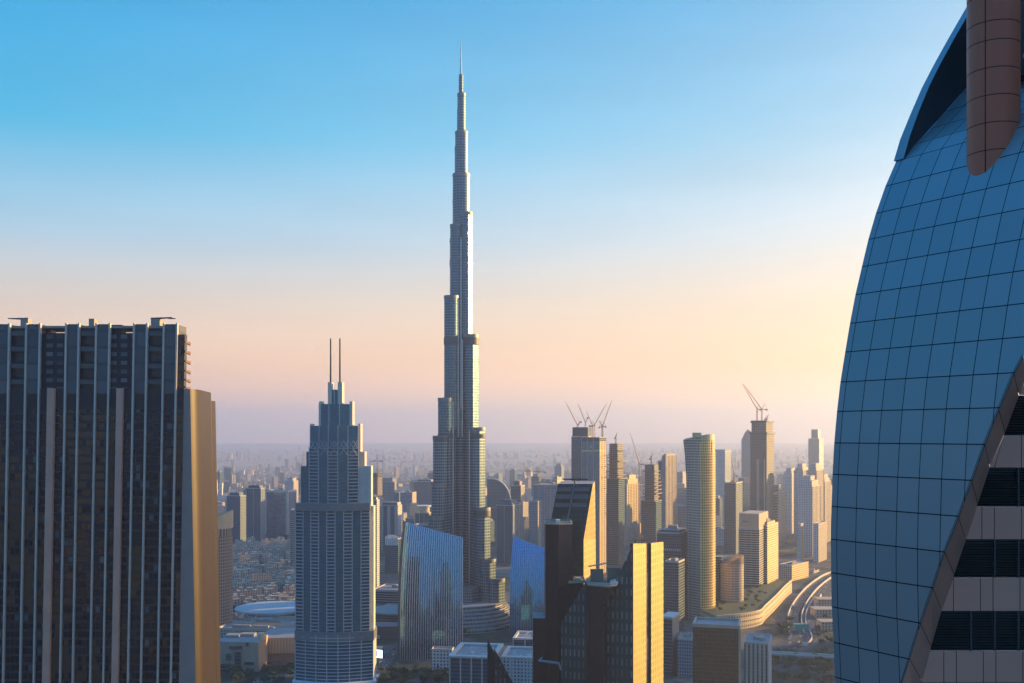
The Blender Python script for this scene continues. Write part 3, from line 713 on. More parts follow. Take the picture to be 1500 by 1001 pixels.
# ------------------------------------------------------------------ the angular black, green and sunlit gold towers in front
def angular_towers():
    black = facade('black_cladding', (.006, .010, .014), (.008, .014, .020), 5.5, 3.9, .99, .97, .32, 0, .2, 0, jit=.006, wrough=.5, spec=.35)
    brownb = facade('brown_black_cladding', (.035, .025, .022), (.05, .034, .028), 5.5, 3.9, .99, .97, .35, 0, .15, 0, jit=.006)
    green = facade('green_glass_dots', (.025, .085, .095), (.13, .22, .24), 2.9, 7.2, .32, .62, .1, .35, .5, .0, jit=.03, wrough=.12, wmetal=.35)
    teal = facade('teal_glass', (.015, .045, .055), (.015, .07, .085), 1.6, 3.6, .95, .93, .1, .45, .25, 0, jit=.012)
    gold = facade('sunlit_tint_panels', (.72, .54, .20), (1.0, .80, .30), 3.2, 4.4, .30, .62, .1, .6, .2, 0, jit=.03, wrough=.30, wmetal=.35)  # golden sunlight painted into the colour of the sun-facing faces
    goldp = plain('gold_plain', (.7, .52, .2), .35, .35)
    rim = plain('roof_rim', (.45, .38, .28), .6)
    screen = plain('roof_screen_green', (.12, .15, .12), .5)
    def at(px, py, Y): return P(px, py, Y)
    # --- farther crystal
    t = thing('angular_tower', 'slanting dark green glass tower with a side tinted sunlit gold and a black stepped flank', 'tower', PX(835, 700), 700)
    Ya, Yb = 690.0, 722.0
    mb = MB()
    A = [at(800, 1300, Ya + 5), at(855, 1300, Ya), at(855, 790, Ya), at(868.5, 709, Ya), at(817.5, 709, Ya + 4), at(806, 768, Ya + 5)]
    B = [at(790, 1300, Yb + 8), at(874, 1300, Yb), at(872.5, 790, Yb), at(871.5, 705, Yb), at(822, 705, Yb + 5), at(811, 765, Yb + 8)]
    mb.solid(A, B, 0, [0, 1, 1, 2, 0, 0]); mb.build('slanted_shaft', [teal, gold, roof_grey], t)
    fr = MB(); wb = MB()
    for x0, x1 in ((818, 839), (843, 865)):
        for y0, y1 in ((714, 720), (724, 731), (737, 743)):
            sh = lambda x, y: x - (y - 709) * .17
            wb.solid([at(sh(x0, y1), y1, Ya - .3), at(sh(x1, y1), y1, Ya - .3), at(sh(x1, y0), y0, Ya - .3), at(sh(x0, y0), y0, Ya - .3)], [at(sh(x0, y1), y1, Ya + 4), at(sh(x1, y1), y1, Ya + 4), at(sh(x1, y0), y0, Ya + 4), at(sh(x0, y0), y0, Ya + 4)], 0, 0)
    wb.build('top_openings', plain('opening_grey', (.11, .14, .16), .4), t)
    sh = lambda x, y: x - (y - 709) * .17
    fr.solid([at(839 - 14, 790, Ya - .8), at(842 - 14, 790, Ya - .8), at(842.5, 709, Ya - .8), at(840, 709, Ya - .8)], [at(839 - 14, 790, Ya + 1), at(842 - 14, 790, Ya + 1), at(842.5, 709, Ya + 1), at(840, 709, Ya + 1)], 0, 0)
    fr.build('centre_rib', plain('rib_teal', (.10, .19, .23), .3, .4), t)
    bm_ = thing('roof_crane', 'long level maintenance arm on a post over the slanting green tower', 'maintenance crane', PX(842, Ya + 4), Ya + 4, PZ(706, Ya))
    mb = MB(); mb.beam(at(842, 709, Ya + 4), at(842, 702, Ya + 4), .6); mb.build('post', dark_metal, bm_)
    mb = MB(); mb.beam(at(824, 702.3, Ya + 4), at(862, 702.3, Ya + 4), .5); mb.build('arm', dark_metal, bm_)
    # black flank
    mb = MB(); Yc = 668.0
    A = [at(781, 1300, Yc), at(823, 1300, Yc - 2), at(823, 912, Yc - 2), at(858, 850, Yc - 2), at(840, 850, Yc), at(837, 770, Yc), at(818, 768, Yc - 4), at(799, 768, Yc), at(799, 906, Yc), at(781, 906, Yc)]
    B = [Vector((a.x * 1.02, a.y + 18, a.z)) for a in A]
    # split by hand into flat faces
    def quad(m, *q): m.face([at(*c) for c in q])
    m1 = MB(); m2 = MB()
    quad(m1, (799, 1300, Yc), (818, 1300, Yc - 4), (818, 767, Yc - 4), (799, 768, Yc))
    quad(m2, (818, 860, Yc - 4), (840, 852, Yc), (838, 769, Yc), (818, 767, Yc - 4))
    quad(m1, (818, 1300, Yc - 4), (823, 1300, Yc - 3.2), (823, 912, Yc - 3.2), (858, 850, Yc + 2), (840, 852, Yc), (818, 860, Yc - 4))
    quad(m1, (781, 1300, Yc + 1), (799, 1300, Yc + .1), (799, 906, Yc + .1), (781, 906, Yc + 1))
    for (pa, ya), (pb_, yb) in (((781, Yc + 1), (781, Yc + 22)),):
        m1.face([at(pb_, 1300, yb), at(pa, 1300, ya), at(pa, 906, ya), Vector((PX(pa, ya), yb, PZ(906, ya)))])
    zt = PZ(768, Yc)
    m1.face([Vector((PX(799, Yc), Yc + 20, 0)), Vector((PX(799, Yc), Yc, 0)), Vector((PX(799, Yc), Yc, zt)), Vector((PX(799, Yc), Yc + 20, zt))])
    m2.face([Vector((PX(838, Yc), Yc, 0)), Vector((PX(838, Yc), Yc + 20, 0)), Vector((PX(838, Yc), Yc + 20, zt)), Vector((PX(838, Yc), Yc, zt))])
    m1.face([Vector((PX(838, Yc), Yc + 20, 0)), Vector((PX(799, Yc), Yc + 20, 0)), Vector((PX(799, Yc), Yc + 20, zt)), Vector((PX(838, Yc), Yc + 20, zt))])
    fl = m1.build('black_flank', black, t); m2.build('brown_face', brownb, t)
    rp = MB(); z906 = PZ(906, Yc)
    rp.face([Vector((PX(781, Yc + 1), Yc + 1, z906)), Vector((PX(799, Yc), Yc + .1, z906)), Vector((PX(799, Yc), Yc + 22, z906)), Vector((PX(781, Yc + 1), Yc + 22, z906))])
    rp.face([Vector((PX(799, Yc), Yc, zt - .8)), Vector((PX(818, Yc - 4), Yc - 4, zt - .8)), Vector((PX(838, Yc), Yc, zt - .8)), Vector((PX(838, Yc), Yc + 20, zt - .8)), Vector((PX(799, Yc), Yc + 20, zt - .8))])
    rp.build('flank_roof', roof_grey, t)
    def parapet(parent, pts, h=1.5, th=.35):
        mb = MB()
        for a, b in zip(pts, pts[1:] + pts[:1]):
            mb.beam(a + Vector((0, 0, h)), b + Vector((0, 0, h)), .28)
            L = (b - a).length; n = max(2, int(L / 1.8))
            for i in range(n): q = a.lerp(b, i / n); mb.beam(q, q + Vector((0, 0, h)), .12)
            mb.beam(a + Vector((0, 0, .2)), b + Vector((0, 0, .2)), .5)
        mb.build('parapet', rim, parent)
    parapet(fl, [Vector((PX(799, Yc), Yc, zt)), Vector((PX(818, Yc - 4), Yc - 4, zt)), Vector((PX(838, Yc), Yc, zt)), Vector((PX(838, Yc), Yc + 20, zt)), Vector((PX(799, Yc), Yc + 20, zt))])
    zt2 = PZ(853, Yc); 
    m1 = MB(); q = [(PX(833, Yc), Yc - 2.5), (PX(858, Yc), Yc + 1.5), (PX(858, Yc), Yc + 21), (PX(838.5, Yc), Yc + 21)]
    m1.face([Vector((*c, zt2)) for c in q]); m1.build('terrace', roof_grey, t)
    parapet(fl, [Vector((*c, zt2 - .4)) for c in q], 1.2)
    mb = MB(); mb.box(PX(843, Yc), PX(852, Yc), Yc + 5, Yc + 12, zt2, zt2 + 1.8); mb.build('terrace_plant', roof_grey, t)
    mb = MB(); mb.box(PX(815, Yc), PX(821, Yc), Yc + 3, Yc + 8, zt, zt + 2.6); mb.build('roof_hatch', white_paint, t)
    # green dotted wing below it
    mb = MB(); Yd = 655.0
    A = [at(822, 1300, Yd + 6), at(861, 1300, Yd), at(861, 847, Yd), at(858.5, 851, Yd + .4), at(822, 912, Yd + 6)]
    B = [Vector((a.x + 3, a.y + 16, a.z)) for a in A]
    mb.solid(A, B, 0, [0, 0, 0, 1, 1]); mb.build('dotted_wing', [green, teal], t)
    # low link with a swinging arm
    cr = thing('roof_crane', 'grey maintenance arm lying on the low ledge at the foot of the black tower', 'maintenance crane', PX(805, 650), 650, PZ(990, 650))
    mb = MB(); mb.beam(at(789, 968, 650), at(818, 972, 650), .9); mb.build('arm', plain('arm_grey', (.22, .27, .30), .5), cr)
    mb = MB(); mb.beam(at(818, 971, 650), at(822, 982, 650), .7); mb.beam(at(789, 968, 650), at(795, 963, 650), .5); mb.build('head', plain('arm_head', (.3, .34, .36), .5), cr)
    mb = MB(); mb.beam(at(803, 971, 650), at(803, 1010, 650), .4); mb.beam(at(817, 974, 650), at(818, 1010, 650), .4); mb.build('legs', dark_metal, cr)
    mb = MB(); mb.box(PX(786, 652), PX(824, 652), 648, 662, 0, PZ(1004, 652)); mb.build('low_ledge', black, t)
    # --- nearer crystal
    t = thing('angular_tower', 'pointed tower with twin sunlit gold panels split by a dark slot', 'tower', PX(920, 640), 640)
    Xc, Yn = PX(926.5, 630.0), 630.0
    c = at(926.5, 800, Yn)
    a = R(31); dl = Vector((-math.cos(a * .55), math.sin(a * .55), 0)); dr = Vector((math.sin(a), math.cos(a), 0))
    def onL(px, py):
        k = (px - 750) / F; s = (Xc - k * Yn) / (-dl.x + k * dl.y); Yp = Yn + s * dl.y; return Vector((Xc + s * dl.x, Yp, PZ(py, Yp)))
    def onR(px, py, push=0, z=None):
        k = (px - 750) / F; s = (k * Yn - Xc) / (dr.x - k * dr.y); p = Vector((Xc, Yn, 0)) + dr * s + Vector((-dr.y, dr.x, 0)) * push
        p.z = PZ(py, p.y) if z is None else z; return p
    A = [onL(884, 1300), at(926.5, 1300, Yn), at(926.5, 799, Yn), onL(884, 889)]
    B = [p + dr * 21 for p in A]
    for i in (2, 3): B[i].z = A[i].z
    mb = MB(); mb.solid(A, B, 0, [0, 1, 1, 1]); mb.build('dotted_front', [green, teal], t)
    for x0, x1, y0, y1 in ((926.8, 946, 796.5, 796.5), (953, 971, 796, 794)):
        mb = MB()
        A = [onR(x0, 0, -.4, 0), onR(x1, 0, -.4, 0), onR(x1, y1, -.4), onR(x0, y0, -.4)]
        B = [p + Vector((-dr.y, dr.x, 0)) * 2.0 for p in A]
        mb.solid(A, B, 0, [1, 1, 1, 1]); mb.build('sunlit_tint_panel', [gold, black], t)
    mb = MB(); A = [onR(946.2, 0, 3, 0), onR(952.8, 0, 3, 0), onR(952.8, 800, 3), onR(946.2, 800, 3)]; mb.face(A); mb.build('dark_slot', plain('slot_dark', (.03, .024, .022), .5), t)
    bm_ = thing('roof_crane', 'small gold lit maintenance arm on top of the twin sunlit panels', 'maintenance crane', onR(936, 796).x, onR(936, 796).y, onR(936, 796).z)
    p0 = onR(936, 796, 2)
    mb = MB(); mb.beam(p0, p0 + Vector((0, 0, 2.6)), .5); mb.build('post', dark_metal, bm_)
    mb = MB(); mb.beam(p0 + Vector((-4.2, 0, 2.0)), p0 + Vector((4.2, 0, 2.6)), .5); mb.build('arm', crane_yellow, bm_)
    # black block between the two crystals
    t2 = thing('angular_tower', 'black windowless block with a sunlit railed roof, wedged between the two angular towers', 'tower', PX(880, 648), 648)
    Yk = 622.0
    mb = MB()
    A = [at(861.5, 1300, Yk + 4), at(884, 1300, Yk), at(884, 890, Yk), at(903, 857, Yk + 1), at(893, 861, Yk - 1), at(861.5, 858, Yk + 4)]
    mb.face(A); 
    mb.face([at(884, 1300, Yk), at(886, 1300, Yk + 8), at(886, 885, Yk + 8), at(884, 890, Yk)])
    B = [Vector((p.x, p.y + 18, p.z)) for p in A]
    mb.face([B[0], A[0], A[5], B[5]]); bl = mb.build('black_wall', black, t2)
    zt = PZ(858, Yk + 2)
    mb = MB(); q = [(A[5].x, A[5].y), (A[4].x, A[4].y), (A[3].x, A[3].y), (A[3].x - 1, A[3].y + 18), (A[5].x, A[5].y + 18)]
    mb.face([Vector((*c_, zt - .4)) for c_ in q]); mb.build('roof', roof_grey, t2)
    parapet(bl, [Vector((*c_, zt)) for c_ in q], 1.6)
    mb = MB(); mb.box(PX(865, 640), PX(884, 640), 640, 641.5, zt, PZ(834, 640)); mb.box(PX(889, 640), PX(908, 640), 638, 640, zt, PZ(831, 640)); mb.build('roof_screens', screen, t2)
    rnd = random.Random(3); mb = MB()
    for i in range(7):
        x = PX(892 + rnd.random() * 12, 628); y = 626 + rnd.random() * 8; mb.box(x, x + 1 + rnd.random(), y, y + 1.2, zt, zt + 1 + rnd.random() * 2)
    mb.build('roof_plant', white_paint, t2)
    bm_ = thing('roof_crane', 'pale maintenance arm above the green screens of the black block', 'maintenance crane', PX(877, 645), 645, PZ(834, 645))
    mb = MB(); mb.beam(at(877.5, 834, 645), at(877.5, 826, 645), .45); mb.build('post', plain('arm_pale', (.5, .43, .33), .5), bm_)
    mb = MB(); mb.beam(at(862, 830, 645), at(889, 825, 645), .5, .4); mb.build('arm', plain('arm_pale', (.5, .43, .33), .5), bm_)
    # --- the small wedge at the lower edge
    t3 = thing('angular_tower', 'small black wedge with dotted windows and a diagonal roof, low beside the black tower', 'tower', PX(740, 640), 640)
    mb = MB(); A = [at(712, 1300, 640), at(724, 1300, 634), at(724, 956, 634), at(714, 936, 640)]; B = [at(711, 1300, 656), at(840, 1300, 656), at(840, 1120, 656), at(713, 934, 656)]
    mb.face(A)
    A2 = [at(724, 1300, 634), at(900, 1300, 645), at(806, 1100, 645), at(724, 950, 634)]
    mb.face(A2, 1)
    mb.face([at(724, 956, 634), at(806, 1108, 645), at(795, 1100, 662), at(714, 936, 652)], 0); mb.face([at(714, 936, 640), at(724, 956, 634), at(714, 936, 652)], 0)
    mb.face([at(712, 1300, 655), at(712, 1300, 640), at(714, 936, 640), at(714, 936, 655)], 0)
    mb.build('wedge', [black, facade('black_dots', (.010, .014, .016), (.12, .16, .17), 2.9, 5.2, .3, .6, .12, .2, .5, 0.01, jit=.02)], t3)
    mb = MB(); mb.beam(at(724, 953, 633.6), at(806, 1104, 644.6), .5); mb.build('diagonal_edge', dark_metal, t3)
angular_towers()

# ------------------------------------------------------------------ the city's other towers
def corner_plan(px0, split, px1, Y, a, depth=None):
    """box plan whose near corner is seen at split, left edge at px0 and right edge at px1"""
    a = R(a); Xc = PX(split, Y); k0 = (px0 - 750) / F; k1 = (px1 - 750) / F
    w = (Xc - k0 * Y) / (math.cos(a) + k0 * math.sin(a))
    den = math.sin(a) - k1 * math.cos(a)
    if depth is None: depth = (k1 * Y - Xc) / den if den > .03 and px1 > split + .2 else w * .8
    depth = min(max(depth, 8), 70)
    c = Vector((Xc, Y)); l = c + w * Vector((-math.cos(a), math.sin(a))); r = c + depth * Vector((math.sin(a), math.cos(a)))
    b = l + r - c
    return [(c.x, c.y), (r.x, r.y), (b.x, b.y), (l.x, l.y)]
def inset(pl, f):
    cx = sum(p[0] for p in pl) / len(pl); cy = sum(p[1] for p in pl) / len(pl)
    return [(cx + (x - cx) * f, cy + (y - cy) * f) for x, y in pl]
FA = {}
FA['blue'] = facade('blue_glass', (.06, .12, .15), (.025, .10, .15), 1.8, 3.7, .9, .72, .12, .4, .3, 0, jit=.02)
FA['bluegrid'] = facade('blue_grid', (.22, .27, .29), (.025, .08, .12), 3.4, 3.7, .72, .62, .14, .3, .4, .002, jit=.03)
FA['beige'] = facade('beige_windows', (.46, .39, .32), (.05, .065, .08), 3.6, 3.6, .5, .5, .15, .1, .4, .003, jit=.03, curtain=.1)
FA['balcony'] = facade('balcony_floors', (.50, .44, .38), (.03, .06, .085), 9, 3.6, .94, .55, .2, .1, .3, .003, jit=.03)
FA['vstripe'] = facade('vertical_stripes', (.50, .42, .33), (.05, .06, .075), 4.2, 3.6, .45, .93, .15, .2, .3, 0, jit=.02)
FA['raw'] = facade('raw_concrete', (.19, .19, .20), (.028, .035, .045), 4.2, 3.8, .72, .68, .8, 0, .6, 0, jit=0, dirt=.3)
FA['white'] = facade('white_windows', (.56, .57, .58), (.035, .085, .125), 3.6, 3.6, .52, .55, .15, .1, .4, 0, jit=.03)
FA['dark'] = facade('dark_bands', (.06, .10, .13), (.012, .05, .08), 3.0, 3.7, .9, .62, .14, .3, .4, .003, jit=.02)
FA['grey'] = facade('grey_tower', (.24, .30, .34), (.025, .09, .135), 2.6, 3.6, .62, .66, .15, .2, .4, .002, jit=.03)
FA['browng'] = facade('brown_glass', (.14, .095, .07), (.10, .065, .045), 2.4, 3.7, .93, .9, .1, .25, .25, 0, jit=.015)
FA['sun_tint'] = facade('sun_tint_balconies', (.78, .58, .26), (.2, .14, .07), 4.6, 3.7, .62, .5, .2, .1, .3, 0, jit=.03)  # evening sun painted into the wall colour, for right-hand sides
FA['reflect'] = facade('reflecting_blue', (.07, .10, .13), (.12, .22, .30), 5.5, 3.6, .95, .72, .08, .75, .6, 0, jit=.05)
slabm = plain('slab_edges', (.48, .42, .36), .8)
def box_tower(name, label, cat, px0, split, px1, ytop, Y, a, style, side=None, crown=(), group=None, plant=True, slabs=0, fins=0, base_z=0, depth=None, parapet=1.4, sideonly=False):
    pl = corner_plan(px0, split, px1, Y, a, depth); zt = PZ(ytop, Y)
    cx = sum(p[0] for p in pl) / 4; cy = sum(p[1] for p in pl) / 4
    t = thing(name, label, cat, cx, cy, base_z, group)
    ms = [FA[style], FA[side or style]]
    mb = MB(); mb.prism(pl, base_z, zt, [1, 1, 0, 0]); mb.build('walls', ms, t)
    rb = MB(); rb.face([(x, y, zt - .05) for x, y in inset(pl, .998)])
    ro = rb.build('roof', roof_grey, t)
    if parapet:
        pb = MB(); o, i = inset(pl, 1.004), inset(pl, .965)
        for k in range(4):
            j = (k + 1) % 4
            pb.prism([o[k], o[j], i[j], i[k]], zt - .6, zt + parapet, 0, 0)
        pb.build('parapet', slabm, ro)
    zc = zt
    for (f, hh) in crown:
        mb = MB(); q = inset(pl, f); mb.prism(q, zc - .02, zc + hh, [1, 1, 0, 0]); mb.face([(x, y, zc + hh) for x, y in q], 2); mb.build('crown', ms + [roof_grey], t); zc += hh
    if plant:
        rnd = random.Random(int(px0 * 7 + ytop)); mb = MB(); q = inset(pl, .6 if not crown else .6 * crown[-1][0])
        c = Vector(q[0]); e1 = Vector(q[1]) - c; e2 = Vector(q[3]) - c
        for _ in range(4):
            u, v = rnd.uniform(0, .7), rnd.uniform(0, .7); s1, s2 = rnd.uniform(.15, .4), rnd.uniform(.15, .4)
            p = [c + e1 * u + e2 * v, c + e1 * (u + s1) + e2 * v, c + e1 * (u + s1) + e2 * (v + s2), c + e1 * u + e2 * (v + s2)]
            mb.prism([(x.x, x.y) for x in p], zc - .01 - _ * .004, zc + rnd.uniform(1.5, 5), 0, 0)
        mb.build('rooftop_plant', concrete, ro)
    if slabs:
        mb = MB(); o = inset(pl, 1 + 1.2 / max(10, (Vector(pl[0]) - Vector(pl[2])).length) * 1.6); z = base_z + 3.6
        while z < zt - 1:
            mb.prism(o, z - .3, z + .3, 0, 0, True); z += 3.6 * slabs
        mb.build('floor_slabs', slabm, t)
    if fins:
        for nm, e in (('front_fins', (3, 0)), ('side_fins', (0, 1))):
            mb = MB()
            p, q = Vector(pl[e[0]]), Vector(pl[e[1]]); d = (q - p); n = max(2, int(d.length / fins)); d.normalize(); nn = Vector((d.y, -d.x)); L = (q - p).length
            for i in range(n + 1):
                c = p + d * (L * i / n); s = [c - d * .35, c - d * .35 + nn * .9, c + d * .35 + nn * .9, c + d * .35]
                mb.prism([(v.x, v.y) for v in s], base_z, zt + .5, 0, 0)
            mb.build(nm, slabm, t)
    return t, pl, zt

def stepped_edges(t, pl, z0, z1, n, rnd):
    """slabs left bare and scaffold decks on an unfinished shaft"""
    mb = MB()
    for i in range(n):
        z = z0 + (z1 - z0) * i / n; k = 1.12 + .30 * (1 - i / n) + rnd.uniform(-.05, .12); dx, dy = rnd.uniform(-3, 3), rnd.uniform(-3, 3)
        c = [(x + dx, y + dy) for x, y in inset(pl, k)]; mb.prism(c, z, z + 1.7, 0, 0, True)
    mb.build('bare_slabs', FA['raw'], t)
    mb = MB(); o = inset(pl, 1.3)
    for p in o + [((o[0][0] + o[3][0]) / 2, (o[0][1] + o[3][1]) / 2)]: mb.beam((*p, z0), (*p, z0 + (z1 - z0) * .8), .35)
    mb.build('scaffold', rust_red, t)

def crane(label, px, py0, py1, Y, tip, tail=None, col=None, hammer=False, group='tower cranes on the building sites'):
    """mast from py0 (foot) to py1 (slewing ring), jib to tip, short counter jib to tail (all picture units at depth Y)"""
    col = col or rust_red
    t = thing('tower_crane', label, 'crane', PX(px, Y), Y, PZ(py0, Y), group)
    w = .55 * Y / 2000
    mb = MB(); a, b = P(px, py0, Y), P(px, py1, Y); r = 1.0 * Y / 2000
    for dx, dy in ((-1, -1), (1, -1), (1, 1), (-1, 1)): mb.beam(a + Vector((dx * r, dy * r, 0)), b + Vector((dx * r, dy * r, 0)), w * .55)
    n = max(2, int((b - a).length / (3 * r)))
    for i in range(n):
        z0, z1 = a.lerp(b, i / n), a.lerp(b, (i + 1) / n); s = 1 if i % 2 else -1
        mb.beam(z0 + Vector((-r * s, -r, 0)), z1 + Vector((r * s, -r, 0)), w * .4); mb.beam(z0 + Vector((-r, -r * s, 0)), z1 + Vector((-r, r * s, 0)), w * .4)
    mb.build('mast', col, t)
    q = P(tip[0], tip[1], Y - 3); mb = MB()
    d = (q - b); n = max(4, int(d.length / (4 * r))); up = Vector((-d.z, 0, d.x)).normalized() * r * 1.1
    if up.z < 0: up = -up
    for s in (-.6, .6): mb.beam(b + Vector((0, s * r, 0)), q, w * .6)
    mb.beam(b + up, q, w * .6)
    for i in range(n): mb.beam(b.lerp(q, i / n), (b + up).lerp(q, min(1, (i + .5) / n)), w * .3); mb.beam((b + up).lerp(q, min(1, (i + .5) / n)), b.lerp(q, (i + 1) / n), w * .3)
    mb.build('jib', col, t)
    tl = tail or (px + (5 if tip[0] < px else -5), py1)
    e = P(tl[0], tl[1], Y); mb = MB(); mb.beam(b, e, w * 1.1); mb.build('counter_jib', col, t)
    mb = MB(); mb.box(e.x - 1.6 * r, e.x + 1.6 * r, Y - 1.5 * r, Y + 1.5 * r, e.z - 2.2 * r, e.z + .8 * r); mb.build('counterweight', concrete, t)
    mb = MB(); mb.box(b.x - 1.1 * r, b.x + 1.1 * r, Y - 3 * r, Y - r, b.z - 1.5 * r, b.z + 1.2 * r); mb.build('cab', white_paint, t)
    if not hammer:
        top = b + Vector(((e.x - b.x) * .6, 0, abs(e.x - b.x) * .9 + 3 * r)); mb = MB(); mb.beam(b, top, w * .8); mb.beam(e, top, w * .5); mb.beam(top, b.lerp(q, .9), w * .22); mb.build('a_frame', col, t)
    else:
        top = b + Vector((0, 0, 5.5 * r)); mb = MB(); mb.beam(b, top, w * .8); mb.beam(top, b.lerp(q, .7), w * .25); mb.beam(top, e, w * .3); mb.build('tower_head', col, t)
    return t
rnd = random.Random(5)

# --- behind and left of the hotel tower
box_tower('apartment_tower', 'slim blue twin-topped tower beside the tan end wall', 'tower', 332, 352, 361, 727, 2440, 20, 'blue', 'grey', crown=[(.7, 8)])
box_tower('apartment_tower', 'taller blue slab with pale edge strip, between the twin-topped tower and the mirrored block', 'tower', 361, 382, 388, 716, 2420, 14, 'blue', 'grey', crown=[(.8, 7)], fins=14)
t, pl, zt = box_tower('mirrored_block', 'wide blue block mirroring bright dashes inside a pale frame, left of the hotel tower', 'office block', 389, 421, 434, 720, 2520, 22, 'reflect', 'grey', plant=False)
mb = MB()
for e in ((3, 0), (0, 1)):
    p, q = Vector(pl[e[0]]), Vector(pl[e[1]]); d = (q - p).normalized(); nn = Vector((d.y, -d.x))
    for s in (p, q - d * 3): mb.prism([(v.x, v.y) for v in (s, s + nn * 1.2, s + d * 3 + nn * 1.2, s + d * 3)], 10, zt + 1, 0, 0)
    mb.prism([(v.x, v.y) for v in (p, p + nn * 1.4, q + nn * 1.4, q)], zt - 3, zt + 2.2, 0, 0)
mb.build('pale_frame', pale_stone, t)
box_tower('apartment_tower', 'blue and white striped block cut off by the left side of the hotel tower', 'apartment block', 425, 450, 456, 748, 1900, 14, 'balcony', 'blue', slabs=1)
box_tower('office_block', 'small pale topped tower peeping over the mirrored block', 'office block', 417, 430, 437, 705, 3600, 22, 'white', 'beige', crown=[(.6, 10)])
# curved tan tower beside the end wall
def curved_tan():
    Y = 1290.0; t = thing('curved_tower', 'tan curved tower with a sunlit gold rim, mostly hidden behind the end wall at left', 'tower', PX(296, Y), Y + 25)
    mb = MB(); cx, cy, r = PX(296, Y), Y + 26, 30.5
    mb.cyl(cx, cy, r, 0, PZ(788, Y), 48, 0); mb.build('wall', facade('tan_grid', (.36, .27, .20), (.06, .055, .05), 3.0, 4.2, .58, .6, .3, 0, .3, 0, jit=.02), t)
    mb = MB(); mb.cyl(cx, cy, r - 1.2, PZ(790, Y), PZ(772, Y), 48, 0); mb.build('attic_windows', facade('attic_openings', (.40, .30, .22), (.05, .045, .045), 5, 40, .5, 1, .3, 0, .2, 0, jit=0), t)
    mb = MB()
    n = 48
    for i in range(n):
        a, b = 2 * math.pi * i / n, 2 * math.pi * (i + 1) / n
        za, zb = [PZ(764, Y) + 12 * math.cos(x - .2) for x in (a, b)]
        p = lambda x, z, rr: (cx + rr * math.cos(x), cy + rr * math.sin(x), z)
        mb.face([p(a, PZ(776, Y), r + .6), p(b, PZ(776, Y), r + .6), p(b, zb, r + .6), p(a, za, r + .6)])
        mb.face([p(b, PZ(776, Y), r - .6), p(a, PZ(776, Y), r - .6), p(a, za, r - .6), p(b, zb, r - .6)])
        mb.face([p(a, za, r + .6), p(b, zb, r + .6), p(b, zb, r - .6), p(a, za, r - .6)])
    mb.build('rim', plain('warm_stone', (.58, .44, .26), .6), t)
    mb = MB(); mb.face([(cx + (r - 1) * math.cos(2 * math.pi * i / 32), cy + (r - 1) * math.sin(2 * math.pi * i / 32), PZ(776, Y)) for i in range(32)]); mb.build('roof', roof_grey, t)
curved_tan()

# --- between the hotel tower and the tall tower
t, pl, zt = box_tower('unfinished_tower', 'half built dark tower with a crane beside the right shoulder of the hotel tower', 'construction site', 536, 553, 560, 694, 2600, 20, 'raw', 'raw', plant=False)
mb = MB(); mb.prism(inset(pl, 1.08), zt - 9, zt + 1, 0, 0, True); mb.build('formwork_deck', FA['dark'], t)
crane('hammerhead crane standing beside the hotel tower, small and far', 553, 760, 675.5, 2595, (541, 676.5), (560, 675.5), hammer=True)
box_tower('office_block', 'long low blue block behind the half built tower, right of the hotel tower', 'office block', 553, 585, 592, 722, 3050, 18, 'blue', 'grey')
t, pl, zt = box_tower('portal_tower', 'blue tower inside a tall pale stone portal frame, above the left sail block', 'apartment block', 559, 583, 589, 741, 2250, 16, 'blue', 'white', crown=[(.9, 7)], plant=False)
mb = MB(); p, q = Vector(pl[3]), Vector(pl[0]); d = (q - p).normalized(); nn = Vector((d.y, -d.x)); L = (q - p).length
for s, w_ in ((0, 4), (L * .36, 7), (L - 8, 8)): mb.prism([((p + d * s + nn * o).x if 0 else (p + d * (s + e) + nn * o).x, (p + d * (s + e) + nn * o).y) for e, o in ((0, .1), (0, 1.5), (w_, 1.5), (w_, .1))], 0, zt - .5, 0, 0)
mb.build('stone_frame', facade('frame_windows', (.50, .44, .38), (.08, .09, .10), 3, 3.6, .45, .5), t)
t, pl, zt = box_tower('hotel_block', 'blue block with a white crenellated crown, just left of the finned sail block', 'apartment block', 564, 583, 589, 790, 1900, 15, 'blue', 'blue', plant=False)
mb = MB()
for i in range(7):
    p = Vector(pl[3]).lerp(Vector(pl[0]), (i + .5) / 7); mb.box(p.x - 1.4, p.x + 1.4, p.y - 1, p.y + 2, zt - 12, zt + 3 + 5 * math.sin(math.pi * (i + .5) / 7))
mb.build('white_crown', white_paint, t)
box_tower('apartment_tower', 'narrow pale strip of a tower hugging the right side of the hotel tower', 'apartment block', 540, 552, 556, 733, 1700, 16, 'grey', 'white', crown=[(.7, 5)])
box_tower('car_park', 'long low grey building with stacked parking decks, right of the hotel tower', 'car park', 546, 588, 600, 866, 1560, 12, 'dark', 'dark', slabs=1, depth=60)
t, pl, zt = box_tower('low_hall', 'low grey roofed hall with rounded canopy below the parking decks', 'hall', 548, 604, 612, 898, 1400, 12, 'grey', 'grey', depth=60, plant=False)
mb = MB(); mb.cyl(PX(575, 1395), 1395 + 18, 36, zt + 1, zt + 3, 40, 0, 0); mb.build('canopy', concrete, t)
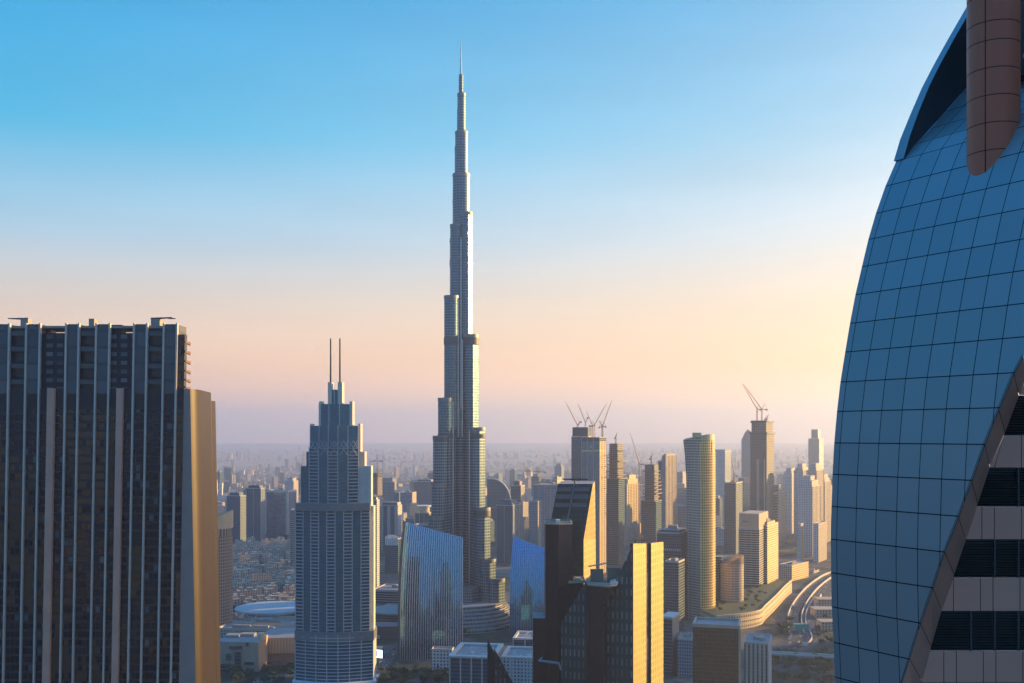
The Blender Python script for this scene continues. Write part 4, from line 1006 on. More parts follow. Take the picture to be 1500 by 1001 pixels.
def screen():
    Y = 1180.0; t = thing('video_screen', 'small lit white billboard with a blue patch, right of the hotel tower base', 'billboard', PX(554, Y), Y)
    m, nt, b = newmat('screen_white'); b.inputs['Emission Color'].default_value = (.85, .92, 1, 1); b.inputs['Emission Strength'].default_value = .9; b.inputs['Base Color'].default_value = (.8, .8, .8, 1)
    m2, nt, b = newmat('screen_blue'); b.inputs['Emission Color'].default_value = (.05, .22, .55, 1); b.inputs['Emission Strength'].default_value = .8; b.inputs['Base Color'].default_value = (.05, .2, .5, 1)
    mb = MB(); A = [P(548.5, 963, Y), P(560, 964.5, Y), P(560, 953, Y), P(548.5, 952, Y)]; mb.solid(A, [p + Vector((0, 1.2, 0)) for p in A], 0, 0); mb.build('screen', m, t)
    mb = MB(); A = [P(549, 961.5, Y - .1), P(553, 961.5, Y - .1), P(553, 953, Y - .1), P(549, 953, Y - .1)]; mb.face(A); mb.build('picture_patch', m2, t)
    mb = MB(); mb.box(PX(549, Y), PX(560, Y), Y + 1.2, Y + 14, 0, PZ(950.5, Y)); mb.build('housing', FA['dark'], t)
    t = thing('wall_sign', 'small dark square sign with a pale square emblem above the billboard', 'sign', PX(554, 1290), 1290)
    mb = MB(); mb.box(PX(546, 1290), PX(586, 1290), 1290, 1320, 0, PZ(918, 1290)); mb.build('wall', plain('sign_wall', (.06, .08, .10), .6), t)
    mb = MB(); mb.box(PX(551.5, 1289), PX(556, 1289), 1289.3, 1289.9, PZ(936, 1289), PZ(931, 1289)); mb.build('emblem', plain('emblem_pale', (.45, .55, .62), .5), t)
    mb = MB(); mb.box(PX(552.9, 1289), PX(554.7, 1289), 1289.0, 1289.25, PZ(934.4, 1289), PZ(932.6, 1289)); mb.build('emblem_centre', plain('emblem_dark', (.05, .08, .1), .5), t)
screen()
box_tower('apartment_tower', 'dark blue tower with a lit edge close against the left foot of the tallest tower', 'apartment block', 607, 634, 641, 706, 3250, 18, 'blue', 'beige', crown=[(.75, 6)])
t, pl, zt = box_tower('disc_topped_tower', 'short blue tower under a floating white disc roof, left of the tallest tower', 'tower', 608, 628, 635, 752, 2300, 18, 'blue', 'grey', fins=11, plant=False)
c = inset(pl, .5); cx = sum(p[0] for p in pl) / 4; cy = sum(p[1] for p in pl) / 4
mb = MB(); mb.cyl(cx, cy, 12, zt, zt + 14, 24, 0); mb.build('drum', plain('drum_gold', (.55, .45, .28), .6), t)
mb = MB(); mb.cyl(cx, cy, 17, zt + 14, zt + 16.5, 32, 0, 0); mb.build('disc_roof', white_paint, t)
box_tower('apartment_tower', 'grey slab with faint columns left of the disc topped tower', 'apartment block', 586, 604, 610, 722, 2900, 18, 'grey', 'beige')
box_tower('apartment_tower', 'pale low tower between the portal frame and the tallest tower', 'apartment block', 594, 606, 612, 760, 2350, 17, 'bluegrid', 'beige')
box_tower('apartment_tower', 'dusky block in the gap just left of the tallest tower', 'apartment block', 606, 632, 640, 770, 2150, 17, 'dark', 'grey')

# --- right of the tall tower
def quarter_round():
    Y = 2620.0; t = thing('quarter_round_tower', 'blue tower with a quarter circle top, right of the tallest tower', 'tower', PX(730, Y), Y)
    pts = [(713.5, 702)] + [(720 + 28 * math.sin(R(90 * i / 10)), 737 - 35 * math.cos(R(90 * i / 10))) for i in range(11)]
    A = [P(713.5, 900, Y), P(748, 900, Y)] + [P(x, y, Y) for x, y in reversed(pts)]
    for p in A[:2]: p.z = 0
    B = [p + Vector((2, 40, 0)) for p in A]
    mb = MB(); mb.solid(A, B, 0, 1); mb.build('walls', [FA['blue'], FA['grey']], t)
    mb = MB()
    for i in range(2, len(A) - 1): mb.beam(A[i] + Vector((0, -.5, .3)), A[i + 1] + Vector((0, -.5, .3)), .8)
    mb.build('curved_coping', concrete, t)
    mb = MB(); pp = [P(713.5, 745, Y - 1)] + [P(713.5 + 30 * math.sin(R(9 * i)), 745 - 26 * (1 - math.cos(R(9 * i))), Y - 1) for i in range(1, 11)]
    for a, b in zip(pp[:-1], pp[1:]): mb.beam(a, b, .6)
    mb.build('facade_arc', concrete, t)
quarter_round()
box_tower('apartment_tower', 'pale blue tower with a stepped crown in front of the quarter circle tower', 'apartment block', 727, 751, 764, 741, 2050, 22, 'blue', 'grey', crown=[(.86, 5), (.6, 5)], fins=16)
box_tower('apartment_tower', 'slim dark tower with pink lit side, behind the stepped blue tower', 'apartment block', 748, 763, 769, 712, 2700, 20, 'dark', 'vstripe', crown=[(.6, 12)])
box_tower('apartment_tower', 'sunlit thin slice of a tower with bare floor edges, left of the wide grey tower', 'apartment block', 761, 766, 774, 737, 2550, 30, 'beige', 'vstripe', slabs=1)
box_tower('apartment_tower', 'far faint tower with a pointed top between the quarter circle tower and the cranes', 'tower', 761, 770, 774, 702, 4600, 22, 'grey', 'beige', crown=[(.6, 15), (.3, 15)])
t, pl, zt = box_tower('apartment_block', 'wide grey tower with a flat ledge roof behind the slanting green tower', 'apartment block', 781, 824, 836, 712, 2320, 20, 'grey', 'vstripe', fins=13)
mb = MB(); mb.prism(inset(pl, 1.03), zt - 2, zt + 2, 0, 0, True); mb.build('roof_ledge', concrete, t)
crane('hammerhead crane with a long level jib on the wide grey tower', 789.5, 712, 691, 2330, (758, 690), (799, 692), hammer=True)
crane('small low crane on the roof right of the hammerhead crane', 797, 712, 704, 2335, (805, 702.5), (794, 704), hammer=True)
box_tower('apartment_tower', 'narrow wing stepping down left of the wide grey tower', 'apartment block', 775, 788, 793, 735, 2250, 20, 'grey', 'beige')
box_tower('office_block', 'small sunlit roof box peeping over the wide grey tower', 'office block', 808, 816, 826, 703, 3300, 26, 'grey', 'sun_tint', crown=[(.7, 8)])

# --- the building sites
t, pl, zt = box_tower('unfinished_tower', 'taller blue-grey half of the pair under construction, with luffing cranes on top', 'construction site', 837, 862, 868, 640, 1960, 18, 'blue', 'raw', plant=False)
mb = MB(); q = inset(pl, .9); mb.prism(q, zt, PZ(626, 1960), 0, 0); mb.build('core_walls', FA['dark'], t)
t, pl, zt = box_tower('unfinished_tower', 'lower half of the pair under construction, with a sunlit golden scaffolded right side', 'construction site', 852, 878, 887.5, 642, 1880, 24, 'bluegrid', 'sun_tint', plant=False, fins=9)
mb = MB(); mb.prism(inset(pl, 1.03), zt - 6, zt + 1, 0, 0, True); mb.build('edge_screen', FA['dark'], t)
mb = MB(); mb.prism(inset(pl, 1.02), PZ(661, 1880) - 1.5, PZ(661, 1880) + 1.5, 0, 0, True); mb.build('gold_band', plain('gold_band', (.6, .45, .2), .5), t)
mb = MB()
for py in (668, 684, 700, 716): z = PZ(py, 1880); p = Vector(pl[1]); mb.box(p.x - 6, p.x + 6, p.y - 20, p.y - 17, z - .4, z + .4)
mb.build('hoist_ties', dark_metal, t)
crane('leftmost luffing crane on the pair under construction, jib raised to the left', 846, 626, 624, 1950, (828, 588.5), (851, 618))
crane('luffing crane with a steep jib, second from the left on the pair under construction', 857.5, 627, 620, 1955, (846.5, 591.5), (861, 612))
crane('dark luffing crane in the middle of the pair under construction', 868, 642, 624, 1945, (858.5, 602), (864, 624))
crane('luffing crane on the pair under construction, jib raised to the right', 871, 642, 623, 1940, (889, 591), (867, 624), crane_yellow)
crane('rightmost and faintest luffing crane on the pair under construction, long jib leaning right', 883, 642, 624, 1990, (897, 585), (878, 626), crane_yellow)
crane('stubby crane with folded jib at the right corner of the pair under construction', 882, 640, 625.5, 1900, (877, 616), (887, 625))
t, pl, zt = box_tower('unfinished_tower', 'tower under construction with ragged bare slabs flaring below its top, right of the crane pair', 'construction site', 889, 906, 915, 702, 2010, 26, 'dark', 'blue', plant=False)
rd = random.Random(2)
pl2 = corner_plan(892.5, 904.5, 912.5, 2010, 26); mb = MB(); mb.prism(pl2, zt, PZ(650, 2010), 0, 0); mb.build('bare_core', FA['raw'], t); stepped_edges(t, pl2, zt, PZ(656, 2010), 9, rd)
crane('crooked folded crane on the flaring tower with bare slabs', 902, 650, 642, 2010, (904, 634), (901, 642), dark_metal)
t, pl, zt = box_tower('unfinished_tower', 'shorter tower under construction with red scaffolding and ragged slabs, left of the striped slab', 'construction site', 939, 961, 969, 735, 1960, 24, 'dark', 'blue', plant=False)
pl2 = corner_plan(944.5, 958.5, 964.5, 1960, 24); mb = MB(); mb.prism(pl2, zt, PZ(681, 1960), 0, 0); mb.build('bare_core', FA['raw'], t); stepped_edges(t, pl2, zt, PZ(686, 1960), 9, rd)
crane('crooked folded crane on the shorter tower with red scaffolding', 954, 681, 672, 1960, (956, 664.5), (952, 672), dark_metal)
crane('tall free standing crane between the two flaring towers, jib raised steeply to the left', 936.5, 860, 681, 2080, (923, 634), (942, 680))
box_tower('apartment_tower', 'sunlit golden stepped tower showing between the two flaring towers', 'apartment block', 913, 918, 937, 710, 2420, 34, 'beige', 'sun_tint', crown=[(.75, 12), (.5, 10)], fins=8)
box_tower('apartment_tower', 'tall sand coloured slab with vertical stripes, left of the curved gold tower', 'tower', 970, 975, 991, 668, 2320, 32, 'grey', 'vstripe', fins=7, plant=False, crown=[(.8, 4)])
box_tower('apartment_tower', 'low blue wing at the left edge of the striped sand slab', 'tower', 964, 972, 976, 676, 2380, 30, 'blue', 'grey')
t, pl, zt = box_tower('apartment_tower', 'dusky brown stepped tower behind the twin sunlit panels', 'apartment block', 962, 996, 1009, 782, 1420, 24, 'dark', 'raw', crown=[(.9, 4)], slabs=0)
mb = MB(); 
for i in range(12):
    p = Vector(pl[3]).lerp(Vector(pl[0]), i / 11); mb.box(p.x - .5, p.x + .5, p.y - 1.4, p.y - .4, PZ(807, 1420), PZ(805, 1420))
mb.build('row_of_lights', white_paint, t)
box_tower('apartment_tower', 'square dark lower wing of the dusky brown stepped tower', 'apartment block', 974, 994, 1003, 824, 1350, 24, 'dark', 'dark')

# --- curved golden tower
def gold_tower():
    Y = 1408.0; t = thing('curved_tower', 'tall curved tower with balconies tinted sunlit gold and a slanted crown, right of centre', 'tower', PX(1028, Y), Y + 15)
    rc = 22.0
    def plan(fl=0):
        a = Vector((PX(1010 - fl, Y), Y + 22)); pts = [a]
        for i in range(5): s = (i + 1) / 5; e = Vector((PX(1026, Y), Y)); pts.append(a.lerp(e, s) + Vector((0, 2.2 * math.sin(math.pi * s))))
        c = pts[-1]
        for i in range(1, 9):
            th = R(-100 + 13.5 * i); pts.append(Vector((c.x + 3 + 21 * math.cos(th) * .92 + 1, c.y + 21 + 21 * math.sin(th))))
        pts.append(Vector((c.x + 22, c.y + 48))); pts.append(Vector((a.x + 8, c.y + 52)))
        return [(p.x, p.y) for p in pts]
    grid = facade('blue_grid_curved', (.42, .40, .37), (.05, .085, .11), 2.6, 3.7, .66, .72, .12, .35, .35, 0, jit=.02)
    gb = facade('sun_tint_balcony_wall', (.82, .58, .20), (.30, .18, .06), 3.1, 3.7, .6, .55, .2, .2, .4, 0, jit=.03)  # low sun painted as gold into this side's walls, slabs and crown
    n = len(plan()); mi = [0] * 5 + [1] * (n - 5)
    zs = [0, PZ(760, Y), PZ(700, Y), PZ(665, Y), PZ(645, Y)]; fls = [0, 0, 1, 3, 5.5]
    mb = MB()
    for k in range(4):
        A, B = plan(fls[k]), plan(fls[k + 1]); u = 0
        for i in range(n):
            j = (i + 1) % n; L = math.hypot(A[j][0] - A[i][0], A[j][1] - A[i][1])
            mb.face([(*A[i], zs[k]), (*A[j], zs[k]), (*B[j], zs[k + 1]), (*B[i], zs[k + 1])], mi[i], [(u, zs[k]), (u + L, zs[k]), (u + L, zs[k + 1]), (u, zs[k + 1])]); u += L
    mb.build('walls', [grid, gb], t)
    top = plan(5.5); mb = MB(); z0 = zs[-1]
    up = lambda p: z0 + (p[0] - top[0][0]) * .28
    for i in range(n):
        j = (i + 1) % n
        mb.face([(*top[i], z0), (*top[j], z0), (*top[j], min(up(top[j]), z0 + 8)), (*top[i], min(up(top[i]), z0 + 8))], 0 if i < 5 else 1)
    mb.face([(*p, min(up(p), z0 + 8)) for p in top], 1); mb.build('slanted_crown', [grid, plain('sun_tint_crown', (.60, .45, .24), .5)], t)
    mb = MB(); mb.box(PX(1019, Y), PX(1030, Y), Y + 14, Y + 26, z0 + 4, PZ(634, Y)); mb.build('roof_box', plain('sun_tint_crown2', (.60, .45, .24), .5), t)
    mb = MB(); z = 4.0; A = plan(0)
    while z < zs[-1] - 14:
        q = A[5:n - 2]
        for a, b in zip(q[:-1], q[1:]):
            d = Vector((b[0] - a[0], b[1] - a[1])).normalized(); nn = Vector((d.y, -d.x)) * 1.5
            mb.prism([a, (a[0] + nn.x, a[1] + nn.y), (b[0] + nn.x, b[1] + nn.y), b], z - .55, z + .55, 0, 0, True)
        z += 3.7
    mb.build('balconies', plain('sun_tint_slab', (.82, .60, .24), .6), t)
    mb = MB(); A = plan(0)
    for i in (5, 9, 12): mb.beam((*A[i], 0), (*A[i], zs[-1] - 2), .8)
    mb.build('piers', plain('sun_tint_pier', (.62, .48, .28), .6), t)
gold_tower()
def small_curved():
    Y = 1460.0; t = thing('curved_tower', 'short curved block with a scooped open top at the foot of the golden tower', 'apartment block', PX(1074, Y), Y + 16)
    cx, cy, r = PX(1076, Y), Y + 17, 16.5; n = 28
    z = lambda a: PZ(826, Y) + 14 * (.5 + .5 * math.sin(a * .5 + .2)) * (.6 + .4 * math.cos(a - R(-20)))
    mb = MB()
    for i in range(n):
        a, b = 2 * math.pi * i / n, 2 * math.pi * (i + 1) / n; p = lambda x, zz: (cx + r * math.cos(x), cy + r * math.sin(x), zz)
        mb.face([p(a, 0), p(b, 0), p(b, PZ(828, Y)), p(a, PZ(828, Y))], 0, [(i * 3.7, 0), (i * 3.7 + 3.7, 0), (i * 3.7 + 3.7, PZ(828, Y)), (i * 3.7, PZ(828, Y))])
        zz = lambda x: PZ(822, Y) + 7 * math.cos(x + R(10))
        mb.face([p(a, PZ(828, Y)), p(b, PZ(828, Y)), p(b, zz(b)), p(a, zz(a))], 1); mb.face([p(b, PZ(828, Y)), p(a, PZ(828, Y)), p(a, zz(a)), p(b, zz(b))], 1)
    mb.build('wall', [facade('curved_ribs', (.46, .38, .30), (.09, .08, .075), 2.0, 3.6, .5, .62, .2, .1, .3, 0), sand_stone], t)
    mb = MB(); mb.cyl(cx - 20, cy + 10, 9, 0, PZ(818, Y), 16, 0, 1); mb.build('stair_drum', [FA['dark'], roof_grey], t)
    mb = MB(); mb.face([(cx + (r - .2) * math.cos(2 * math.pi * i / 24), cy + (r - .2) * math.sin(2 * math.pi * i / 24), PZ(829, Y)) for i in range(24)]); mb.build('roof', roof_grey, t)
small_curved()
# --- right middle
t, pl, zt = box_tower('hotel_block', 'sand coloured block of balconies with a tall blank attic, right of the golden tower', 'hotel', 1082, 1112, 1126, 775, 1610, 26, 'balcony', 'balcony', slabs=1, plant=False)
mb = MB(); q = inset(pl, .97); mb.prism(q, zt, PZ(753, 1610), 0, 0); mb.build('blank_attic', sand_stone, t)
def sign_letters(t, pl, zc):
    p, q = Vector(pl[3]), Vector(pl[0]); d = (q - p).normalized(); nn = Vector((d.y, -d.x)); mb = MB(); rn = random.Random(4); L = (q - p).length
    s = L * .18
    for i in range(7):
        w_ = rn.uniform(.7, 1.2); a = p + d * s + nn * .25; b = a + d * w_
        hh = 2.0 if i == 0 else rn.choice([1.2, 1.8, 1.2])
        mb.prism([(a.x, a.y), (a.x + nn.x * .3, a.y + nn.y * .3), (b.x + nn.x * .3, b.y + nn.y * .3), (b.x, b.y)], zc, zc + hh, 0, 0, True); s += w_ + .45
    mb.build('sign_lettering', plain('sign_dark', (.06, .05, .05), .6), t)
sign_letters(t, inset(pl, .97), PZ(766, 1610))
box_tower('hotel_block', 'lower sunlit balcony wing stepping down on the right of the sand coloured block', 'hotel', 1108, 1124, 1140, 770, 1640, 30, 'balcony', 'sun_tint', slabs=1, crown=[(.7, 5)])
box_tower('apartment_tower', 'grey tower with a low crane behind the sand coloured block', 'apartment block', 1061, 1078, 1092, 708, 2200, 24, 'dark', 'bluegrid')
crane('thin red crane on the grey tower right of the golden tower', 1075, 708, 698, 2200, (1070.5, 665), (1079, 697))
box_tower('office_tower', 'pale hazy blue tower with a slanting top right behind the golden tower', 'tower', 1047, 1062, 1072, 662, 2950, 26, 'white', 'grey', plant=False, crown=[(.97, 6)])
box_tower('apartment_tower', 'hazy blue block low between the striped sand slab and the golden tower', 'apartment block', 986, 1004, 1010, 720, 2600, 26, 'blue', 'blue')
box_tower('apartment_tower', 'faint far tower in the gap left of the golden tower', 'tower', 991, 1000, 1006, 692, 3900, 26, 'grey', 'beige')
t, pl, zt = box_tower('unfinished_tower', 'tall slate grey tower under construction right of the golden tower', 'construction site', 1099, 1123, 1134, 634, 2300, 28, 'dark', 'raw', plant=False)
mb = MB(); mb.prism(inset(pl, .9), zt, PZ(616, 2300), 0, 0); mb.build('core_walls', FA['raw'], t)
mb = MB()
for z in (zt - 1, PZ(618, 2300)): mb.prism(inset(pl, 1.0 if z > zt else 1.1), z - 2, z + 2, 0, 0, True)
mb.build('deck_screens', FA['dark'], t)
mb = MB(); p, q = Vector(pl[3]), Vector(pl[0])
for s in (.42, .5, .86):
    c = p.lerp(q, s); mb.box(c.x - 1.2, c.x + 1.2, c.y - 1.6, c.y, 0, zt - 60)
mb.build('hoist_rails', slabm, t)
crane('luffing crane with a long jib raised to the left on the slate grey tower', 1109, 616, 600, 2300, (1087, 562), (1114, 600))
crane('second luffing crane on the slate grey tower, half hidden by the jib of the first', 1116, 616, 600, 2310, (1089, 563), (1123, 600))
crane('small folded crane at the right edge of the slate grey tower roof', 1123, 618, 614, 2300, (1126, 607), (1121, 614), dark_metal)
def pointed():
    Y = 3700.0; t = thing('pointed_tower', 'pale hazy tower with a curved pointed top, left of the slate grey tower', 'tower', PX(1093, Y), Y)
    A = [P(1086, 800, Y), P(1106, 800, Y), P(1106, 640, Y), P(1102, 634, Y), P(1095.5, 629, Y), P(1091, 634, Y), P(1086, 645, Y)]
    for p in A[:2]: p.z = 0
    mb = MB(); mb.solid(A, [p + Vector((10, 40, 0)) for p in A], 0, 1); mb.build('walls', [FA['grey'], FA['beige']], t)
    mb = MB(); mb.beam(P(1095.5, 630, Y + 5), P(1095.5, 626, Y + 5), .8); mb.build('finial', steel, t)
pointed()
box_tower('office_tower', 'pale hazy tower with a narrower box on top, far right beside the curved blue shell', 'tower', 1184, 1200, 1214, 643, 3900, 30, 'grey', 'white', crown=[(.6, 36)], plant=False)
ex = [(1146, 1160, 1170, 696, 2650, 'stepped hazy tower, leftmost of the pale cluster by the motorway'), (1163, 1176, 1186, 690, 2500, 'hazy tower with white corner piers, second of the pale cluster by the motorway'),
      (1168, 1190, 1202, 714, 2150, 'broad front tower of the pale cluster, with tall blue glass stripes'), (1182, 1196, 1206, 690, 2350, 'tower of the pale cluster with a gold lit top'),
      (1196, 1208, 1217, 706, 2420, 'slim tower of the pale cluster nearest the curved blue shell'), (1204, 1216, 1226, 722, 2600, 'half hidden tower of the pale cluster touching the curved blue shell'), (1124, 1140, 1152, 722, 2350, 'banded hazy block left of the pale cluster'), (1136, 1146, 1156, 716, 2900, 'small faint block peeping left of the pale cluster')]
for i, (a, b, c, yt, Y, lab) in enumerate(ex):
    box_tower('apartment_tower', lab, 'apartment block', a, b, c, yt, Y, 30, 'white' if i not in (6,) else 'balcony', 'beige', crown=[(.8, 8), (.55, 9)] if i not in (2,) else [(.85, 14), (.5, 9)], fins=11 if i in (1, 2, 3, 4) else 0, slabs=1 if i == 6 else 0, plant=False)
for a, b, c, yt, Y, lab in ((1168, 1173, 1177, 768, 2080, 'short white pier block at the left foot of the pale cluster'), (1191, 1199, 1211, 768, 2060, 'short sunlit pier block at the right foot of the pale cluster')):
    box_tower('apartment_block', lab, 'apartment block', a, b, c, yt, Y, 32, 'white', 'vstripe', plant=False)
# --- podium with the sunlit curved wall, hotel block
def podium():
    pts = [(1050, 925), (1085, 922), (1113, 916), (1121, 908), (1136, 893), (1150, 877), (1160, 868)]
    zt = 20.0
    t = thing('podium', 'long curved podium with a sunlit tan wall and planted terrace along the motorway', 'podium', PX(1110, 1500), 1500)
    q = [GP(x, y) for x, y in pts]; q = [(p.x, p.y) for p in smooth_path(q, 4)]
    back = [(q[-1][0] - 55, q[-1][1] + 30), (q[0][0] - 20, q[0][1] + 120)]
    pl = [(p[0], p[1]) for p in q] + back
    mb = MB(); mb.prism(pl, 0, zt, 0, None, wrap=True); mb.build('wall', facade('podium_wall', (.56, .45, .30), (.10, .09, .08), 4.2, 6.6, .6, .42, .3, 0, .3, 0), t)
    mb = MB(); mb.face([(*p, zt - 1.2) for p in pl]); mb.build('planted_terrace', soil, t)
    mb = MB()
    for a, b in zip(q[:-1], q[1:]): mb.beam((*a, zt + .4), (*b, zt + .4), .7)
    for a, b in zip(q[:-1], q[1:]): mb.beam((*a, zt * .55), (*b, zt * .55), .5)
    mb.build('coping', plain('podium_coping', (.62, .50, .36), .6), t)
    return pl, zt
POD, PODZ = podium()
t, pl, zt = box_tower('hotel_block', 'long low brown block with a sunlit end beside the motorway', 'hotel', 1141, 1160, 1181, 829, 1800, 40, 'beige', 'sun_tint', plant=True, depth=70)
box_tower('office_block', 'small pale block at the far end of the motorway bend', 'office block', 1181, 1192, 1200, 838, 1900, 35, 'white', 'beige')
# --- near blocks along the lower edge
t, pl, zt = box_tower('office_block', 'brown mirrored office block with a pale roof frame, low right of centre', 'office block', 1015, 1083, 1090, 920, 905, 14, 'browng', 'browng', plant=False, depth=34)
mb = MB(); o, i2 = inset(pl, 1.02), inset(pl, .93)
for k in range(4):
    j = (k + 1) % 4; mb.prism([o[k], o[j], i2[j], i2[k]], zt - 1, zt + 2.2, 0, 0, True)
mb.build('roof_frame', plain('frame_warm', (.42, .33, .26), .6), t)
mb = MB(); c0 = Vector(pl[0]); mb.prism([(c0.x - .8, c0.y - .9), (c0.x + 1.3, c0.y - .9), (c0.x + 1.3, c0.y + 1.3), (c0.x - .8, c0.y + 1.3)], 0, zt - 1, 0, 0); mb.build('corner_pier', plain('frame_warm2', (.45, .34, .24), .6), t)
t, pl, zt = box_tower('office_block', 'grey block with tall window strips right of the brown mirrored block', 'office block', 1090, 1126, 1133, 944, 1010, 18, 'vstripe', 'white', plant=True, depth=44)
box_tower('office_block', 'low grey roofed block between the twin sunlit panels and the brown mirrored block', 'office block', 992, 1016, 1024, 938, 1090, 16, 'grey', 'grey', depth=36)
t, pl, zt = box_tower('office_block', 'dark block with a projecting pale flat roof right of the twin sunlit panels', 'office block', 969, 985, 995, 907, 1100, 24, 'dark', 'vstripe', plant=False)
mb = MB(); mb.prism(inset(pl, 1.14), zt + .5, zt + 2.4, 0, 0, True); mb.build('flat_roof', pale_stone, t)
def rim_block(label, a, b, c, yt, Y, rot, depth, style):
    t, pl, zt = box_tower('office_block', label, 'office block', a, b, c, yt, Y, rot, style, 'white', plant=False, depth=depth, parapet=0)
    mb = MB(); o, i2 = inset(pl, 1.06), inset(pl, .86)
    for k in range(4):
        j = (k + 1) % 4; mb.prism([o[k], o[j], i2[j], i2[k]], zt + .2, zt + 2.0, 0, 0, True)
    mb.build('rim_roof', pale_stone, t)
    mb = MB(); r2 = random.Random(int(a)); q = inset(pl, .7)
    for _ in range(9):
        p = Vector(q[0]) + (Vector(q[1]) - Vector(q[0])) * r2.random() + (Vector(q[3]) - Vector(q[0])) * r2.random(); s = r2.uniform(.8, 2.4)
        mb.box(p.x, p.x + s, p.y, p.y + s * 1.3, zt, zt + r2.uniform(.8, 2))
    mb.build('rooftop_plant', white_paint, t)
    mb = MB()
    for e in ((3, 0), (0, 1)):
        p, q = Vector(pl[e[0]]), Vector(pl[e[1]]); d = (q - p).normalized(); nn = Vector((d.y, -d.x)); L = (q - p).length; n = max(2, int(L / 9))
        for i in range(n + 1):
            s = p + d * (L * i / n); mb.prism([(v.x, v.y) for v in (s - d * .6, s - d * .6 + nn * .9, s + d * .6 + nn * .9, s + d * .6)], 0, zt, 0, 0)
    mb.build('piers', pale_stone, t)
rim_block('low block with a pale picture frame roof and white piers', 659, 722, 728, 965, 1010, 8, 62, 'dark')
rim_block('low pale block with a framed roof behind the small black wedge', 735, 790, 794, 966, 1040, 8, 50, 'white')
rim_block('small set back block with a framed roof by the black tower', 752, 786, 790, 938, 1130, 8, 40, 'dark')
box_tower('office_block', 'white perforated slab with small square windows at the foot of the left sail block', 'office block', 632, 662, 666, 953, 1110, 6, FA and 'white', 'white', depth=14, plant=False)
# --- lower left: mall, round roof, old quarter
def mall():
    t = thing('shopping_mall', 'tan windowless mall hall with a ribbed sunlit wall, lower left beside the hotel tower', 'mall', PX(375, 1150), 1180)
    Y = 1120.0
    mb = MB(); mb.prism([(PX(318, Y), Y), (PX(380, Y), Y - 4), (PX(380, Y), Y + 40), (PX(318, Y), Y + 40)], 0, PZ(940, Y), 0, 1); mb.build('front_hall', [plain('tan_wall', (.44, .32, .23), .75), roof_grey], t)
    Y2 = 1160.0
    mb = MB(); mb.prism([(PX(378, Y2), Y2), (PX(436, Y2), Y2 + 4), (PX(436, Y2), Y2 + 60), (PX(378, Y2), Y2 + 60)], PZ(958, Y2), PZ(935, Y2), 0, 1); mb.build('ribbed_wall', [facade('ribbed', (.52, .36, .22), (.36, .24, .15), 3.4, 90, .35, 1, .7, 0, .1, 0, jit=0), roof_grey], t)
    mb = MB(); mb.prism([(PX(380, Y2), Y2 + 2), (PX(436, Y2), Y2 + 6), (PX(436, Y2), Y2 + 58), (PX(380, Y2), Y2 + 58)], 0, PZ(958, Y2), 0, 1); mb.build('lower_wall', [plain('brown_wall', (.26, .18, .14), .8), roof_grey], t)
    mb = MB()
    for a, b, y0, y1 in ((336, 354, 946, 950), (331, 337, 957, 966), (344, 352, 955, 976), (323, 336, 972, 982), (358, 372, 969, 973), (360, 364, 941, 946)): mb.box(PX(a, Y - 4), PX(b, Y - 4), Y - 4.3, Y - .4, PZ(y1, Y), PZ(y0, Y))
    mb.build('openings', FA['dark'], t)
    mb = MB(); mb.cyl(PX(378, Y), Y + 14, 4, PZ(941, Y), PZ(931, Y), 16, 0, 0); mb.build('lantern', plain('lantern', (.6, .48, .33), .6), t)
    mb = MB()
    for a, b, yy, y2 in ((330, 350, 1140, 1152), (352, 372, 1146, 1158)): mb.box(PX(a, yy), PX(b, yy), yy, y2, PZ(940, 1120), PZ(936, 1120))
    mb.build('roof_plant', concrete, t)
mall()
labs = ['long flat mall roof with warm edges, first behind the ribbed tan hall', 'wide flat grey roof behind the ribbed tan hall, second row', 'pale flat roof wing in front of the round disc roof', 'narrow roof ridge crossing toward the hotel tower']
for i, (a, b, c, yt, Y, d) in enumerate(((318, 436, 440, 925, 1235, 26), (318, 430, 440, 916, 1300, 30), (322, 350, 380, 905, 1350, 20), (372, 432, 440, 908, 1350, 14))):
    box_tower('mall_wing', labs[i], 'mall', a, b, c, yt, Y, 6, 'beige', 'beige', depth=d, plant=True, parapet=2.5)
box_tower('mall_wing', 'small white roof box among the flat mall roofs, left of the hotel tower', 'mall', 349, 368, 374, 908, 1330, 14, 'white', 'white', depth=14)
def disc():
    Y = 1385.0; t = thing('round_hall', 'low round hall under a broad pale disc roof, left of the hotel tower', 'hall', PX(392, Y), Y)
    cx, cy = PX(392, Y), Y + 30
    mb = MB(); mb.cyl(cx, cy, 46, 0, 17, 48, 0); mb.build('wall', FA['dark'], t)
    mb = MB(); mb.cyl(cx, cy, 51, 17, 20, 64, 0, None); mb.cyl(cx, cy, 51, 20, 22, 64, 0, None, 40); mb.cyl(cx, cy, 40, 22, 22.6, 64, 0, 0, 10); mb.build('disc_roof', plain('disc_pale', (.42, .43, .44), .7), t)
disc()
